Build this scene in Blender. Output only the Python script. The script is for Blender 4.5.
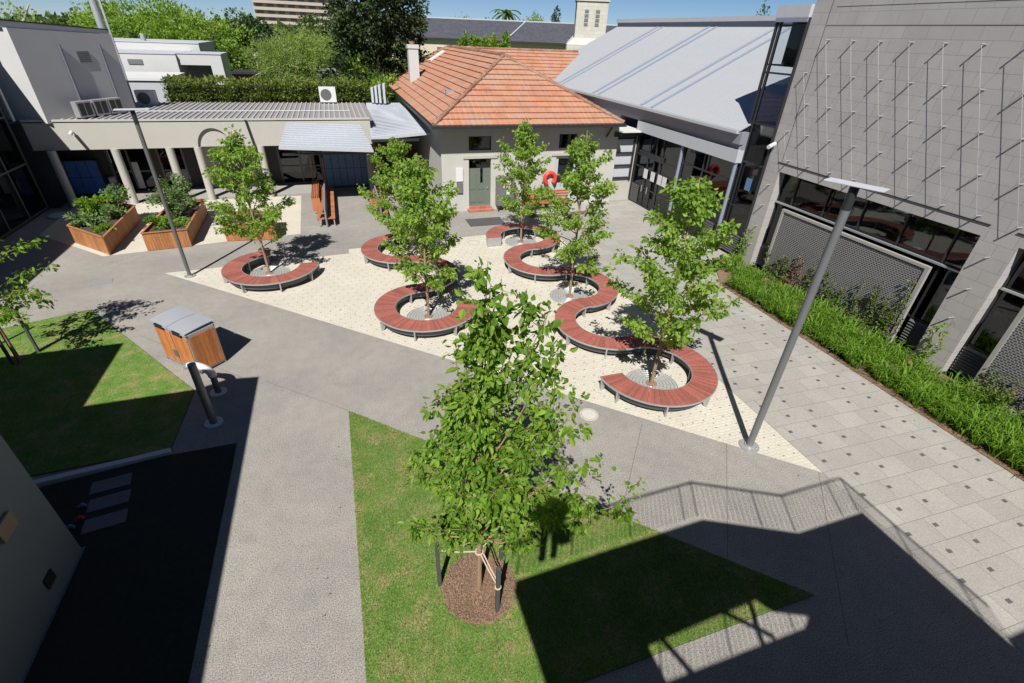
import bpy, bmesh, math, random
import numpy as np
from mathutils import Vector, Matrix
R = math.radians
rnd = random.Random(7)
scene = bpy.context.scene
for o in list(bpy.data.objects): bpy.data.objects.remove(o)
col = scene.collection

# ------------------------------------------------------------------ camera
H = 9.0
MW = ((0.9466, -0.1387, 0.2815), (-0.3117, -0.5179, 0.7966), (0.0377, -0.8441, -0.5348))
right = Vector([r[0] for r in MW]).normalized()
back = -Vector([r[2] for r in MW]).normalized()
upv = back.cross(right).normalized(); right = upv.cross(back).normalized()
cd = bpy.data.cameras.new('camera'); cam = bpy.data.objects.new('camera', cd); col.objects.link(cam)
m = Matrix((right, upv, back)).transposed().to_4x4(); m.translation = Vector((0, 0, H)); cam.matrix_world = m
cd.sensor_width = 36; cd.lens = 484 / 1024 * 36; cd.clip_start = 0.05; cd.clip_end = 5000
scene.camera = cam
# ------------------------------------------------------------------ sky, sun, exposure
SUN = Vector((0.39, 0.756, -1.0)).normalized()
w = bpy.data.worlds.new('World'); scene.world = w; w.use_nodes = True
nt = w.node_tree; bg = nt.nodes['Background']
sky = nt.nodes.new('ShaderNodeTexSky'); sky.sky_type = 'NISHITA'; sky.sun_disc = False
sky.sun_elevation = R(49.6); sky.sun_rotation = R(207.3)
sky.air_density = 0.58; sky.dust_density = 0.0; sky.ozone_density = 7.0; sky.altitude = 300
nt.links.new(sky.outputs[0], bg.inputs[0]); bg.inputs[1].default_value = 0.05
ld = bpy.data.lights.new('sun', 'SUN'); ld.energy = 5.0; ld.angle = R(0.5); ld.color = (1.0, 0.965, 0.915)
lo = bpy.data.objects.new('sun', ld); col.objects.link(lo)
lo.rotation_euler = SUN.to_track_quat('-Z', 'Y').to_euler(); lo.location = (0, 0, 60)
vs = scene.view_settings; vs.view_transform = 'Standard'; vs.look = 'None'; vs.gamma = 1; vs.exposure = 0.5
vs.use_curve_mapping = False
scene.render.engine = 'CYCLES'
scene.cycles.max_bounces = 6; scene.cycles.diffuse_bounces = 2; scene.cycles.glossy_bounces = 3
scene.cycles.transmission_bounces = 4; scene.cycles.transparent_max_bounces = 8

# ------------------------------------------------------------------ materials
def node(nt, t, **k):
    n = nt.nodes.new(t)
    for a, b in k.items(): setattr(n, a, b)
    return n
def ramp(nt, fac, stops):
    r = node(nt, 'ShaderNodeValToRGB'); e = r.color_ramp.elements
    while len(e) < len(stops): e.new(0.5)
    for i, (p, c) in enumerate(stops):
        e[i].position = p; e[i].color = (c[0], c[1], c[2], 1)
    nt.links.new(fac, r.inputs[0]); return r.outputs[0]
def noise(nt, scale, detail=4, rough=.6, coord='Object', sc=None):
    tc = node(nt, 'ShaderNodeTexCoord'); n = node(nt, 'ShaderNodeTexNoise')
    n.inputs['Scale'].default_value = scale; n.inputs['Detail'].default_value = detail; n.inputs['Roughness'].default_value = rough
    src = tc.outputs[coord]
    if sc:
        mp = node(nt, 'ShaderNodeMapping'); mp.inputs['Scale'].default_value = sc; nt.links.new(src, mp.inputs[0]); src = mp.outputs[0]
    nt.links.new(src, n.inputs['Vector']); return n.outputs['Fac']
def mix(nt, fac, a, b, mode='MIX'):
    m = node(nt, 'ShaderNodeMix', data_type='RGBA', blend_type=mode)
    for i, v in ((0, fac), (6, a), (7, b)):
        if isinstance(v, (int, float)): m.inputs[i].default_value = v
        elif isinstance(v, tuple): m.inputs[i].default_value = (*v[:3], 1)
        else: nt.links.new(v, m.inputs[i])
    return m.outputs[2]
def base(name, rough=.7, metal=0.0, spec=None):
    m = bpy.data.materials.new(name); m.use_nodes = True
    b = m.node_tree.nodes['Principled BSDF']; b.inputs['Roughness'].default_value = rough; b.inputs['Metallic'].default_value = metal
    if spec is not None: b.inputs['Specular IOR Level'].default_value = spec
    return m, m.node_tree, b
def bump(nt, b, h, strength=.3, dist=.02):
    bp = node(nt, 'ShaderNodeBump'); bp.inputs['Strength'].default_value = strength; bp.inputs['Distance'].default_value = dist
    nt.links.new(h, bp.inputs['Height']); nt.links.new(bp.outputs[0], b.inputs['Normal'])
def mat(name, c, rough=.6, metal=0., var=.12, scale=3., fine=40., spec=None, bmp=0.):
    """plain colour with blotches and fine grain"""
    m, nt, b = base(name, rough, metal, spec)
    a = tuple(x * (1 - var) for x in c); d = tuple(min(1, x * (1 + var)) for x in c)
    c1 = ramp(nt, noise(nt, scale), [(.3, a), (.7, d)])
    f2 = noise(nt, fine, 3)
    c2 = mix(nt, .5, c1, ramp(nt, f2, [(.3, tuple(x * (1 - var * .8) for x in c)), (.7, tuple(min(1, x * (1 + var * .8)) for x in c))]))
    nt.links.new(c2, b.inputs['Base Color'])
    if bmp: bump(nt, b, f2, bmp)
    return m
M = {}
# exposed aggregate concrete: fine stone speckle, broad stains
def agg(name, c, amp=.45, scale=70):
    m, nt, b = base(name, .88, spec=.25)
    f = noise(nt, scale, 2, .7); g = noise(nt, .35, 5, .6); g2 = noise(nt, 3.1, 4)
    c1 = ramp(nt, f, [(.32, tuple(x * (1 - amp) for x in c)), (.5, c), (.68, tuple(x * (1 + amp * .8) for x in c))])
    c2 = mix(nt, 1., c1, ramp(nt, g, [(.3, (.82, .82, .83)), (.7, (1.08, 1.06, 1.03))]), 'MULTIPLY')
    c3 = mix(nt, 1., c2, ramp(nt, g2, [(.35, (.93, .93, .93)), (.65, (1.04, 1.04, 1.04))]), 'MULTIPLY')
    sp_ = noise(nt, 2.3, 2, .5); c4 = mix(nt, ramp(nt, sp_, [(.64, (0, 0, 0)), (.70, (.2, .2, .2))]), c3, tuple(x * .62 for x in c))
    dk_ = noise(nt, 11, 1, .5); c4 = mix(nt, ramp(nt, dk_, [(.745, (0, 0, 0)), (.76, (.5, .5, .5))]), c4, tuple(x * .45 for x in c))
    nt.links.new(c4, b.inputs['Base Color']); bump(nt, b, f, .35, .01); return m
M['agg'] = agg('aggregate_concrete', (.28, .267, .243), .6, 44)
M['slab'] = mat('cast_concrete', (.30, .29, .27), .85, var=.08)
# brick-pattern surface with procedural blocks
def bricks(name, c1, c2, mortar, w, h, ms, offs=.5, coord='Object', sc=(1, 1, 1), rot=(0, 0, 0), grain=.1, bmp=.4, rough=.85, loc=(0, 0, 0), yz=False):
    m, nt, b = base(name, rough, spec=.3)
    tc = node(nt, 'ShaderNodeTexCoord'); mp = node(nt, 'ShaderNodeMapping')
    mp.inputs['Scale'].default_value = sc; mp.inputs['Rotation'].default_value = rot; mp.inputs['Location'].default_value = loc
    src = tc.outputs[coord]
    if yz:
        sx = node(nt, 'ShaderNodeSeparateXYZ'); cx_ = node(nt, 'ShaderNodeCombineXYZ'); nt.links.new(src, sx.inputs[0]); nt.links.new(sx.outputs[1], cx_.inputs[0]); nt.links.new(sx.outputs[2], cx_.inputs[1]); src = cx_.outputs[0]
    nt.links.new(src, mp.inputs[0])
    br = node(nt, 'ShaderNodeTexBrick'); br.offset = offs
    nt.links.new(mp.outputs[0], br.inputs[0])
    for k, v in (('Color1', c1), ('Color2', c2), ('Mortar', mortar)): br.inputs[k].default_value = (*v, 1)
    br.inputs['Scale'].default_value = 1; br.inputs['Brick Width'].default_value = w; br.inputs['Row Height'].default_value = h
    br.inputs['Mortar Size'].default_value = ms; br.inputs['Mortar Smooth'].default_value = .2; br.inputs['Bias'].default_value = 0
    g = noise(nt, 30, 3); g2 = noise(nt, .8, 4)
    c = mix(nt, 1., br.outputs['Color'], ramp(nt, g, [(.3, (1 - grain,) * 3), (.7, (1 + grain,) * 3)]), 'MULTIPLY')
    c = mix(nt, 1., c, ramp(nt, g2, [(.3, (.93, .93, .93)), (.7, (1.05, 1.05, 1.05))]), 'MULTIPLY')
    nt.links.new(c, b.inputs['Base Color'])
    iv = node(nt, 'ShaderNodeMath', operation='SUBTRACT'); iv.inputs[0].default_value = 1; nt.links.new(br.outputs['Fac'], iv.inputs[1])
    bump(nt, b, iv.outputs[0], bmp, .01)
    return m
M['setts'] = bricks('pale_setts', (.54, .505, .42), (.50, .467, .39), (.41, .38, .32), .2, .1, .008, grain=.12)
M['paver'] = bricks('granite_pavers', (.33, .313, .283), (.285, .272, .247), (.17, .163, .15), .86, .57, .006, offs=.42, grain=.16, rot=(0, 0, R(1.5)), loc=(.3, -.12, 0))
M['sett_dot'] = mat('sett_dot', (.20, .19, .165), .8)
M['inlay'] = mat('dark_inlay', (.10, .09, .085), .6)
# block wall: the wall plane is x = const -> use (y, z)
M['block'] = bricks('grey_blockwork', (.385, .366, .355), (.36, .342, .332), (.255, .242, .236), .78, .39, .008, yz=True, grain=.07, bmp=.25)
M['cream_wall'] = mat('painted_render', (.40, .385, .345), .8, var=.05, scale=1.2, bmp=.05)
M['house_wall'] = mat('house_render', (.44, .43, .395), .85, var=.09, scale=1.5, bmp=.1)
M['grey_band'] = mat('grey_band', (.27, .26, .26), .8, var=.04)
M['white_wall'] = mat('white_render', (.48, .48, .47), .8, var=.06, scale=.8)
M['pale_grey'] = mat('pale_grey_metal', (.42, .44, .47), .55, var=.05)
M['green_side'] = mat('greyish_render', (.30, .33, .29), .8, var=.05)
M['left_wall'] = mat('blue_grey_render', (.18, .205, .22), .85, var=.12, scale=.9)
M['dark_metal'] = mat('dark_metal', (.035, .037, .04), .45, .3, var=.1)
M['grey_metal'] = mat('grey_painted_steel', (.165, .17, .172), .45, .2, var=.08)
M['mid_metal'] = mat('mid_grey_steel', (.12, .125, .12), .5, .2, var=.08)
M['galv'] = mat('galvanised_steel', (.42, .43, .43), .45, .5, var=.15, scale=14)
M['apron'] = mat('shade_dark_bench_steel', (.085, .095, .105), .5, .4, var=.15, scale=8)  # blue-grey steel, darkened to stand in for the shadow under the seat
M['hood'] = mat('pale_hood', (.36, .375, .40), .4, .2, var=.05)
M['blue_steel'] = mat('blue_grey_steel', (.24, .27, .35), .5, .2, var=.06)
M['fascia'] = mat('lavender_fascia', (.24, .245, .28), .5, .1, var=.05, scale=1)
M['balcony'] = mat('beige_balcony', (.42, .36, .32), .8)
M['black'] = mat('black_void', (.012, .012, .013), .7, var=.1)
M['stake'] = mat('weathered_stake', (.06, .062, .062), .85, var=.3, scale=20)
M['rope'] = mat('hessian_tie', (.45, .36, .27), .9)
M['white'] = mat('white_paint', (.58, .58, .57), .5, var=.04)
M['paper'] = mat('paper_sheet', (.6, .6, .6), .8, var=.03)
M['pink'] = mat('pink_notice', (.72, .50, .50), .8)
M['red'] = mat('red_paint', (.60, .05, .035), .4, var=.05)
M['orange'] = mat('orange_paint', (.34, .11, .04), .5, var=.08)
M['blue_locker'] = mat('blue_locker', (.085, .18, .32), .4, var=.08)
M['door_green'] = mat('grey_green_door', (.13, .155, .125), .5, var=.08)
M['brick_step'] = bricks('red_brick_step', (.42, .14, .08), (.33, .11, .07), (.3, .25, .2), .23, .076, .01)
M['mat'] = mat('door_mat', (.065, .065, .065), .95, var=.2, fine=80)
M['dark_bed'] = mat('shade_dark_bed', (.022, .026, .018), .95, var=.6, scale=9, fine=50, bmp=.8)  # near-black tone carries the shade lying on this bed
M['shaded_slab'] = mat('shade_toned_concrete', (.15, .155, .16), .85, var=.12)  # darker, bluish copy of the slab colour for stones lying in shade
M['soil'] = mat('garden_soil', (.055, .042, .032), .95, var=.5, scale=20, fine=60, bmp=.8)
M['trunk'] = mat('young_bark', (.27, .18, .11), .9, var=.3, scale=12, bmp=.4)
M['old_bark'] = mat('grey_bark', (.18, .15, .12), .9, var=.3, scale=6, bmp=.4)
M['pale_bark'] = mat('pale_bark', (.42, .37, .32), .9, var=.25, scale=6)
M['slate'] = bricks('slate_roof', (.055, .06, .075), (.075, .078, .095), (.03, .03, .035), .5, .35, .02, coord='UV', grain=.2)
M['sandstone'] = bricks('sandstone', (.50, .475, .43), (.45, .43, .385), (.38, .36, .32), .9, .45, .02, coord='UV', grain=.12)
M['sand_wall'] = mat('sand_render', (.50, .44, .33), .85, var=.08, scale=.6)
M['shelter'] = mat('brown_board', (.20, .12, .09), .7)
M['deep_shade'] = mat('shade_dark_render', (.07, .068, .066), .8)  # dark tone stands in for the deep shade under the colonnade
M['downpipe'] = mat('blue_grey_downpipe', (.12, .13, .16), .6)
M['cover_pale'] = mat('pale_cover', (.48, .46, .40), .8)
M['deep_blue'] = mat('deep_blue_locker', (.075, .19, .55), .4)
M['interior'] = mat('dim_interior', (.16, .155, .15), .8)
M['tan'] = mat('tan_cladding', (.30, .24, .17), .8)
def timber(name, c, sc=(1, 1, 14), var=.3, rough=.6):
    m, nt, b = base(name, rough, spec=.3)
    f = noise(nt, 3.5, 5, .6, sc=sc); g = noise(nt, 1.7, 3)
    oi = node(nt, 'ShaderNodeNewGeometry')
    c1 = ramp(nt, f, [(.3, tuple(x * (1 - var) for x in c)), (.7, tuple(x * (1 + var) for x in c))])
    c2 = mix(nt, 1., c1, ramp(nt, oi.outputs['Random Per Island'], [(0, (.78, .79, .8)), (1, (1.17, 1.15, 1.14))]), 'MULTIPLY')
    c3 = mix(nt, 1., c2, ramp(nt, g, [(.3, (.9, .9, .9)), (.7, (1.1, 1.1, 1.1))]), 'MULTIPLY')
    nt.links.new(c3, b.inputs['Base Color']); bump(nt, b, f, .2, .004); return m
M['mulch'] = timber('bark_mulch', (.20, .13, .088), sc=(8, 8, 8), var=.45, rough=.95)
M['deck'] = timber('red_decking', (.285, .098, .075), sc=(9, 9, 1), var=.22)
M['planter_wood'] = timber('orange_cedar', (.35, .155, .062), sc=(14, 14, 1.2), var=.3)
M['seat_wood'] = timber('orange_slats', (.36, .145, .07), sc=(10, 2, 10), var=.25)
M['bin_wood'] = timber('bin_timber', (.43, .16, .055), sc=(14, 14, 1.2), var=.25)
def tiles():
    m, nt, b = base('terracotta_tiles', .8, spec=.3)
    tc = node(nt, 'ShaderNodeTexCoord'); br = node(nt, 'ShaderNodeTexBrick'); br.offset = 0
    nt.links.new(tc.outputs['UV'], br.inputs[0])
    for k, v in (('Color1', (.47, .195, .105)), ('Color2', (.37, .155, .09)), ('Mortar', (.20, .09, .055))): br.inputs[k].default_value = (*v, 1)
    br.inputs['Scale'].default_value = 1; br.inputs['Brick Width'].default_value = .3; br.inputs['Row Height'].default_value = .5
    br.inputs['Mortar Size'].default_value = .018; br.inputs['Mortar Smooth'].default_value = .6
    g = noise(nt, .9, 5, .65); g2 = noise(nt, 9, 3, .7)
    c = mix(nt, ramp(nt, g, [(.38, (0, 0, 0)), (.68, (.7, .7, .7))]), br.outputs['Color'], (.37, .265, .20))
    c = mix(nt, ramp(nt, g2, [(.54, (0, 0, 0)), (.72, (.75, .75, .75))]), c, (.31, .275, .235))
    nt.links.new(c, b.inputs['Base Color'])
    wv = node(nt, 'ShaderNodeTexWave'); wv.bands_direction = 'X'; wv.inputs['Scale'].default_value = 1 / .3 / math.pi * 1.0
    nt.links.new(tc.outputs['UV'], wv.inputs[0]); bump(nt, b, wv.outputs['Fac'], .6, .03); return m
M['tiles'] = tiles()
def leaf_mat(name, c1, c2, tr=.35, rough=.5):
    m, nt, b = base(name, rough, spec=.3)
    g = node(nt, 'ShaderNodeNewGeometry')
    f = noise(nt, 1.2, 3)
    c = ramp(nt, g.outputs['Random Per Island'], [(0, c1), (.6, tuple((a + d) / 2 for a, d in zip(c1, c2))), (1, c2)])
    c = mix(nt, 1., c, ramp(nt, f, [(.35, (.82, .85, .8)), (.65, (1.15, 1.12, 1.1))]), 'MULTIPLY')
    nt.links.new(c, b.inputs['Base Color'])
    t = node(nt, 'ShaderNodeBsdfTranslucent'); nt.links.new(mix(nt, 1., c, (1.5, 1.55, .7), 'MULTIPLY'), t.inputs[0])
    mx = node(nt, 'ShaderNodeMixShader'); mx.inputs[0].default_value = tr
    nt.links.new(b.outputs[0], mx.inputs[1]); nt.links.new(t.outputs[0], mx.inputs[2])
    nt.links.new(mx.outputs[0], nt.nodes['Material Output'].inputs[0]); return m
M['leaf'] = leaf_mat('fresh_leaf', (.10, .215, .022), (.27, .40, .06), .5)
M['leaf_b'] = leaf_mat('fresh_leaf_sun', (.15, .27, .04), (.31, .43, .09), .5)
M['grass'] = leaf_mat('lawn_blade', (.07, .14, .02), (.34, .33, .13), .25, .6)
M['strap'] = leaf_mat('strap_leaf', (.075, .16, .012), (.19, .33, .04), .35)
M['far_bright'] = leaf_mat('bright_foliage', (.15, .25, .035), (.28, .40, .08), .45)
M['far_mid'] = leaf_mat('mid_foliage', (.05, .095, .02), (.11, .16, .04), .3)
M['far_dark'] = leaf_mat('dark_foliage', (.02, .04, .012), (.05, .075, .022), .1)
M['far_grey'] = leaf_mat('greygreen_foliage', (.22, .30, .09), (.38, .46, .17), .5)
M['hedge'] = leaf_mat('hedge_leaf', (.09, .14, .025), (.22, .26, .06), .3)
M['kale'] = leaf_mat('bluegreen_leaf', (.10, .18, .06), (.19, .27, .11), .3)
M['creeper'] = leaf_mat('creeper_leaf', (.05, .09, .015), (.13, .19, .03), .25)
M['creeper_red'] = leaf_mat('reddish_leaf', (.13, .08, .045), (.22, .13, .07), .2)
def lawn():
    m, nt, b = base('lawn_turf', .95, spec=.1)
    f = noise(nt, 1.6, 6, .7); g = noise(nt, 28, 4, .8)
    c = ramp(nt, f, [(.30, (.08, .175, .03)), (.48, (.125, .215, .045)), (.62, (.24, .235, .095)), (.75, (.29, .235, .13))])
    c = mix(nt, 1., c, ramp(nt, g, [(.3, (.5, .5, .5)), (.7, (1.4, 1.4, 1.4))]), 'MULTIPLY')
    nt.links.new(c, b.inputs['Base Color']); bump(nt, b, g, .6, .03); return m
M['lawn'] = lawn()
def glassm(name, tint=(.35, .38, .4), rough=.02, ior=1.6):
    m = bpy.data.materials.new(name); m.use_nodes = True; nt = m.node_tree
    for n in list(nt.nodes): nt.nodes.remove(n)
    out = node(nt, 'ShaderNodeOutputMaterial'); tr = node(nt, 'ShaderNodeBsdfTransparent'); tr.inputs[0].default_value = (*tint, 1)
    gl = node(nt, 'ShaderNodeBsdfGlossy'); gl.inputs['Roughness'].default_value = rough; gl.inputs[0].default_value = (.95, .97, 1, 1)
    fr = node(nt, 'ShaderNodeFresnel'); fr.inputs[0].default_value = ior
    mx = node(nt, 'ShaderNodeMixShader'); nt.links.new(fr.outputs[0], mx.inputs[0]); nt.links.new(tr.outputs[0], mx.inputs[1]); nt.links.new(gl.outputs[0], mx.inputs[2])
    nt.links.new(mx.outputs[0], out.inputs[0]); return m
M['glass'] = glassm('tinted_glass')
M['clear_glass'] = glassm('clear_glass', (.85, .88, .9), .02, 1.18)
def perf():
    m, nt, b = base('woven_mesh_panel', .5, .3)
    tc = node(nt, 'ShaderNodeTexCoord'); mp = node(nt, 'ShaderNodeMapping'); mp.inputs['Rotation'].default_value = (R(90), 0, R(90))
    nt.links.new(tc.outputs['Object'], mp.inputs[0])
    br = node(nt, 'ShaderNodeTexBrick'); br.offset = .5; nt.links.new(mp.outputs[0], br.inputs[0])
    for k, v in (('Color1', (.035, .035, .038)), ('Color2', (.055, .055, .06)), ('Mortar', (.23, .225, .23))): br.inputs[k].default_value = (*v, 1)
    br.inputs['Scale'].default_value = 1; br.inputs['Brick Width'].default_value = .13; br.inputs['Row Height'].default_value = .075; br.inputs['Mortar Size'].default_value = .016
    nt.links.new(br.outputs['Color'], b.inputs['Base Color']); bump(nt, b, br.outputs['Fac'], .8, .02); return m
M['perf'] = bricks('woven_mesh_panel', (.04, .04, .043), (.06, .06, .065), (.27, .26, .265), .11, .07, .014, yz=True, grain=.2, bmp=.8, rough=.5)
def corr(name, c, w=.2, axis='X', var=.06, rough=.45, metal=.3):
    m, nt, b = base(name, rough, metal)
    tc = node(nt, 'ShaderNodeTexCoord'); wv = node(nt, 'ShaderNodeTexWave'); wv.bands_direction = axis; wv.inputs['Scale'].default_value = 1 / w / 3.18
    nt.links.new(tc.outputs['Object'], wv.inputs[0])
    c1 = ramp(nt, noise(nt, 1.1, 5), [(.3, tuple(x * (1 - var) for x in c)), (.7, tuple(x * (1 + var) for x in c))])
    nt.links.new(c1, b.inputs['Base Color']); bump(nt, b, wv.outputs['Fac'], .7, .03); return m
M['roof_sheet'] = mat('pale_roof_sheet', (.365, .38, .395), .5, .1, var=.04)
M['roof_lap'] = mat('translucent_roof_strip', (.28, .33, .42), .3, .1, var=.05)
M['roof_grey'] = mat('grey_roof_sheet', (.27, .255, .25), .6, .1, var=.12, scale=2)
M['roof_rib'] = mat('roof_rib', (.46, .44, .43), .5, .1, var=.06)
M['awning'] = mat('awning_sheet', (.34, .36, .40), .5, .2, var=.06)
M['awning_rib'] = mat('awning_rib', (.55, .58, .62), .5, .2, var=.04)

# ------------------------------------------------------------------ builders
ORG = {}
def tag(o, label=None, cat=None, group=None, kind=None):
    if label: o['label'] = label
    if cat: o['category'] = cat
    if group: o['group'] = group
    if kind: o['kind'] = kind
    return o
def thing(name, loc, label, cat, group=None, rz=0):
    o = bpy.data.objects.new(name, None); o.empty_display_size = .3; o.location = loc; o.rotation_euler.z = rz; col.objects.link(o)
    ORG[o.name] = Vector(loc); return tag(o, label, cat, group)
class MB:
    def __init__(s): s.v = []; s.f = []; s.mi = []; s.uv = []; s.smooth = []
    def face(s, pts, mi=0, uv=None, sm=False):
        n = len(s.v); s.v += [tuple(p) for p in pts]; s.f.append(tuple(range(n, n + len(pts)))); s.mi.append(mi); s.uv.append(uv); s.smooth.append(sm)
    def mesh(s, vs, fs, mi=0, sm=False):
        n = len(s.v); s.v += [tuple(p) for p in vs]
        for f in fs: s.f.append(tuple(i + n for i in f)); s.mi.append(mi); s.uv.append(None); s.smooth.append(sm)
        return s
    def box(s, x0, x1, y0, y1, z0, z1, mi=0, rz=0, c=None):
        vs = [(x, y, z) for z in (z0, z1) for x, y in ((x0, y0), (x1, y0), (x1, y1), (x0, y1))]
        if rz:
            cx, cy = c if c else ((x0 + x1) / 2, (y0 + y1) / 2); ca, sa = math.cos(rz), math.sin(rz)
            vs = [(cx + (x - cx) * ca - (y - cy) * sa, cy + (x - cx) * sa + (y - cy) * ca, z) for x, y, z in vs]
        return s.mesh(vs, [(3, 2, 1, 0), (4, 5, 6, 7), (0, 1, 5, 4), (1, 2, 6, 5), (2, 3, 7, 6), (3, 0, 4, 7)], mi)
    def bar(s, a, b, w, h=None, mi=0):
        """square bar between two points"""
        a, b = Vector(a), Vector(b); h = h or w; d = (b - a).normalized()
        up = Vector((0, 0, 1)) if abs(d.z) < .95 else Vector((0, 1, 0))
        sx = d.cross(up).normalized() * w / 2; sy = sx.cross(d).normalized() * h / 2
        vs = [p + q for p in (a, b) for q in (-sx - sy, sx - sy, sx + sy, -sx + sy)]
        return s.mesh(vs, [(3, 2, 1, 0), (4, 5, 6, 7), (0, 1, 5, 4), (1, 2, 6, 5), (2, 3, 7, 6), (3, 0, 4, 7)], mi)
    def tube(s, pts, rad, n=8, mi=0, cap=True, sm=True):
        pts = [Vector(p) for p in pts]; k = len(pts)
        if not isinstance(rad, (list, tuple)): rad = [rad] * k
        vs = []; prev = None
        for i, p in enumerate(pts):
            d = (pts[min(i + 1, k - 1)] - pts[max(i - 1, 0)]).normalized()
            if prev is None:
                a = d.cross(Vector((0, 0, 1)) if abs(d.z) < .9 else Vector((1, 0, 0))).normalized()
            else: a = (prev - d * prev.dot(d)).normalized()
            prev = a; b = d.cross(a)
            vs += [p + (a * math.cos(t) + b * math.sin(t)) * rad[i] for t in [j * 2 * math.pi / n for j in range(n)]]
        fs = [(i * n + j, i * n + (j + 1) % n, (i + 1) * n + (j + 1) % n, (i + 1) * n + j) for i in range(k - 1) for j in range(n)]
        s.mesh(vs, fs, mi, sm)
        if cap: s.mesh([vs[j] for j in range(n)], [tuple(range(n))[::-1]], mi); s.mesh([vs[(k - 1) * n + j] for j in range(n)], [tuple(range(n))], mi)
        return s
    def cyl(s, x, y, z0, z1, r, n=20, mi=0, r1=None): return s.tube([(x, y, z0), (x, y, z1)], [r, r if r1 is None else r1], n, mi)
    def prism(s, poly, z0, z1, mi=0, side=None):
        n = len(poly); vs = [(x, y, z0) for x, y in poly] + [(x, y, z1) for x, y in poly]
        s.mesh(vs, [tuple(range(n))[::-1], tuple(range(n, 2 * n))], mi)
        return s.mesh(vs, [(i, (i + 1) % n, n + (i + 1) % n, n + i) for i in range(n)], mi if side is None else side)
    def build(s, name, mats, parent=None, loc=None, local=False, bevel=0):
        if not isinstance(mats, (list, tuple)): mats = [mats]
        po = ORG[parent.name] if parent else Vector((0, 0, 0))
        loc = Vector(loc) if loc is not None else (po if parent else Vector((0, 0, 0)))
        me = bpy.data.meshes.new(name)
        V = s.v if local else [(x - loc.x, y - loc.y, z - loc.z) for x, y, z in s.v]
        me.from_pydata(V, [], s.f)
        for mt in mats: me.materials.append(M[mt] if isinstance(mt, str) else mt)
        me.polygons.foreach_set('material_index', s.mi); me.polygons.foreach_set('use_smooth', s.smooth)
        if any(u is not None for u in s.uv):
            L = me.uv_layers.new(name='UVMap').data
            for p, u in zip(me.polygons, s.uv):
                if u:
                    for li, q in zip(p.loop_indices, u): L[li].uv = q
        me.update()
        o = bpy.data.objects.new(name, me); col.objects.link(o)
        if parent: o.parent = parent; o.location = loc - po
        else: o.location = loc
        ORG[o.name] = loc
        if bevel:
            b = o.modifiers.new('bevel', 'BEVEL'); b.width = bevel; b.segments = 2; b.limit_method = 'ANGLE'
        return o
def children(o): return [c for c in bpy.data.objects if c.parent == o]
def copy_tree(o, parent=None):
    c = o.copy(); col.objects.link(c)
    if parent: c.parent = parent
    for ch in KIDS.get(o.name, []): copy_tree(ch, c)
    return c
KIDS = {}
def index_kids():
    KIDS.clear()
    for o in bpy.data.objects:
        if o.parent: KIDS.setdefault(o.parent.name, []).append(o)
def sheet(name, poly, z, m, kind='structure'):
    b = MB(); b.face([(x, y, z) for x, y in poly]); return tag(b.build(name, m), kind=kind)

# =================================================================== THE GROUND
sheet('ground', [(-1500, -1500), (1500, -1500), (1500, 1500), (-1500, 1500)], -.05, 'lawn')
pv = MB(); pv.face([(x, y, 0) for x, y in [(-30, -20), (40, -20), (40, 46), (-30, 46)]])
def joint(a, b, wd=.012):
    a, b = Vector((*a, .0015)), Vector((*b, .0015)); d = (b - a).normalized(); n = Vector((-d.y, d.x, 0)) * wd / 2
    pv.face([a - n, b - n, b + n, a + n], 1)
joint((8.7, 7.1), (5.6, 3.2)); joint((6.9, 8.4), (4.3, 5.2)); joint((10.3, 5.6), (7.4, 2.2)); joint((-3.1, 13.2), (-.79, 11.15)); joint((-3.5, 13.3), (-7.3, 17.0)); joint((3.4, 11.5), (1.2, 9.3))
tag(pv.build('courtyard_pavement', ['agg', 'inlay']), kind='structure')
SETT = [(-7.75, 22.25), (10.38, 5.55), (10.42, 24.0), (6.0, 23.75), (-.3, 23.3), (-.3, 22.75)]
sp0 = MB(); sp0.face([(x, y, .004) for x, y in SETT])
for i in range(-22, 34):
    for j in range(15, 70):
        x = i * .34 + (.17 if j % 2 else 0); y = j * .35
        if x > 10.3 or y > 23.5 - (.8 if x < 0 else 0) or (y - 22.25) < (5.55 - 22.25) / (10.38 + 7.75) * (x + 7.75) + .15: continue
        sp0.face([(x - .03, y - .02, .0055), (x + .03, y - .02, .0055), (x + .03, y + .02, .0055), (x - .03, y + .02, .0055)], 1)
tag(sp0.build('pale_sett_paving', ['setts', 'sett_dot']), kind='structure')
gp = MB(); gp.face([(x, y, .008) for x, y in [(10.38, 1.0), (15.15, 1.0), (15.1, 18.0), (17.9, 18.0), (17.9, 27.9), (10.42, 27.9)]])
for k in range(-3, 17):
    y = 5.28 + 1.13 * k
    for X_, yy in [(x, y) for x in (14.35, 13.52, 12.05, 11.2)] + [(x, y + .57) for x in (14.8, 13.95, 11.6, 10.75)]:
        if yy < 1.2 or (yy > 17): continue
        gp.box(X_ - .06, X_ + .06, yy - .045, yy + .045, .006, .0105, 1, rz=R(-3))
tag(gp.build('granite_paving', ['paver', 'inlay']), kind='structure')
# pale pads in front of the colonnade
pads = MB()
for q in [[(-14.4, 28.4), (-10.7, 24.8), (-9.05, 25.05), (-9.3, 33.1), (-14.6, 33.2)], [(-9.05, 25.05), (-5.85, 25.6), (-6.0, 33.1), (-9.3, 33.1)], [(-5.85, 25.6), (-2.55, 25.95), (-2.75, 33.0), (-6.0, 33.1)]]:
    pads.face([(x, y, .004) for x, y in q])
tag(pads.build('pale_paving_pads', 'setts'), kind='structure')
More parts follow.
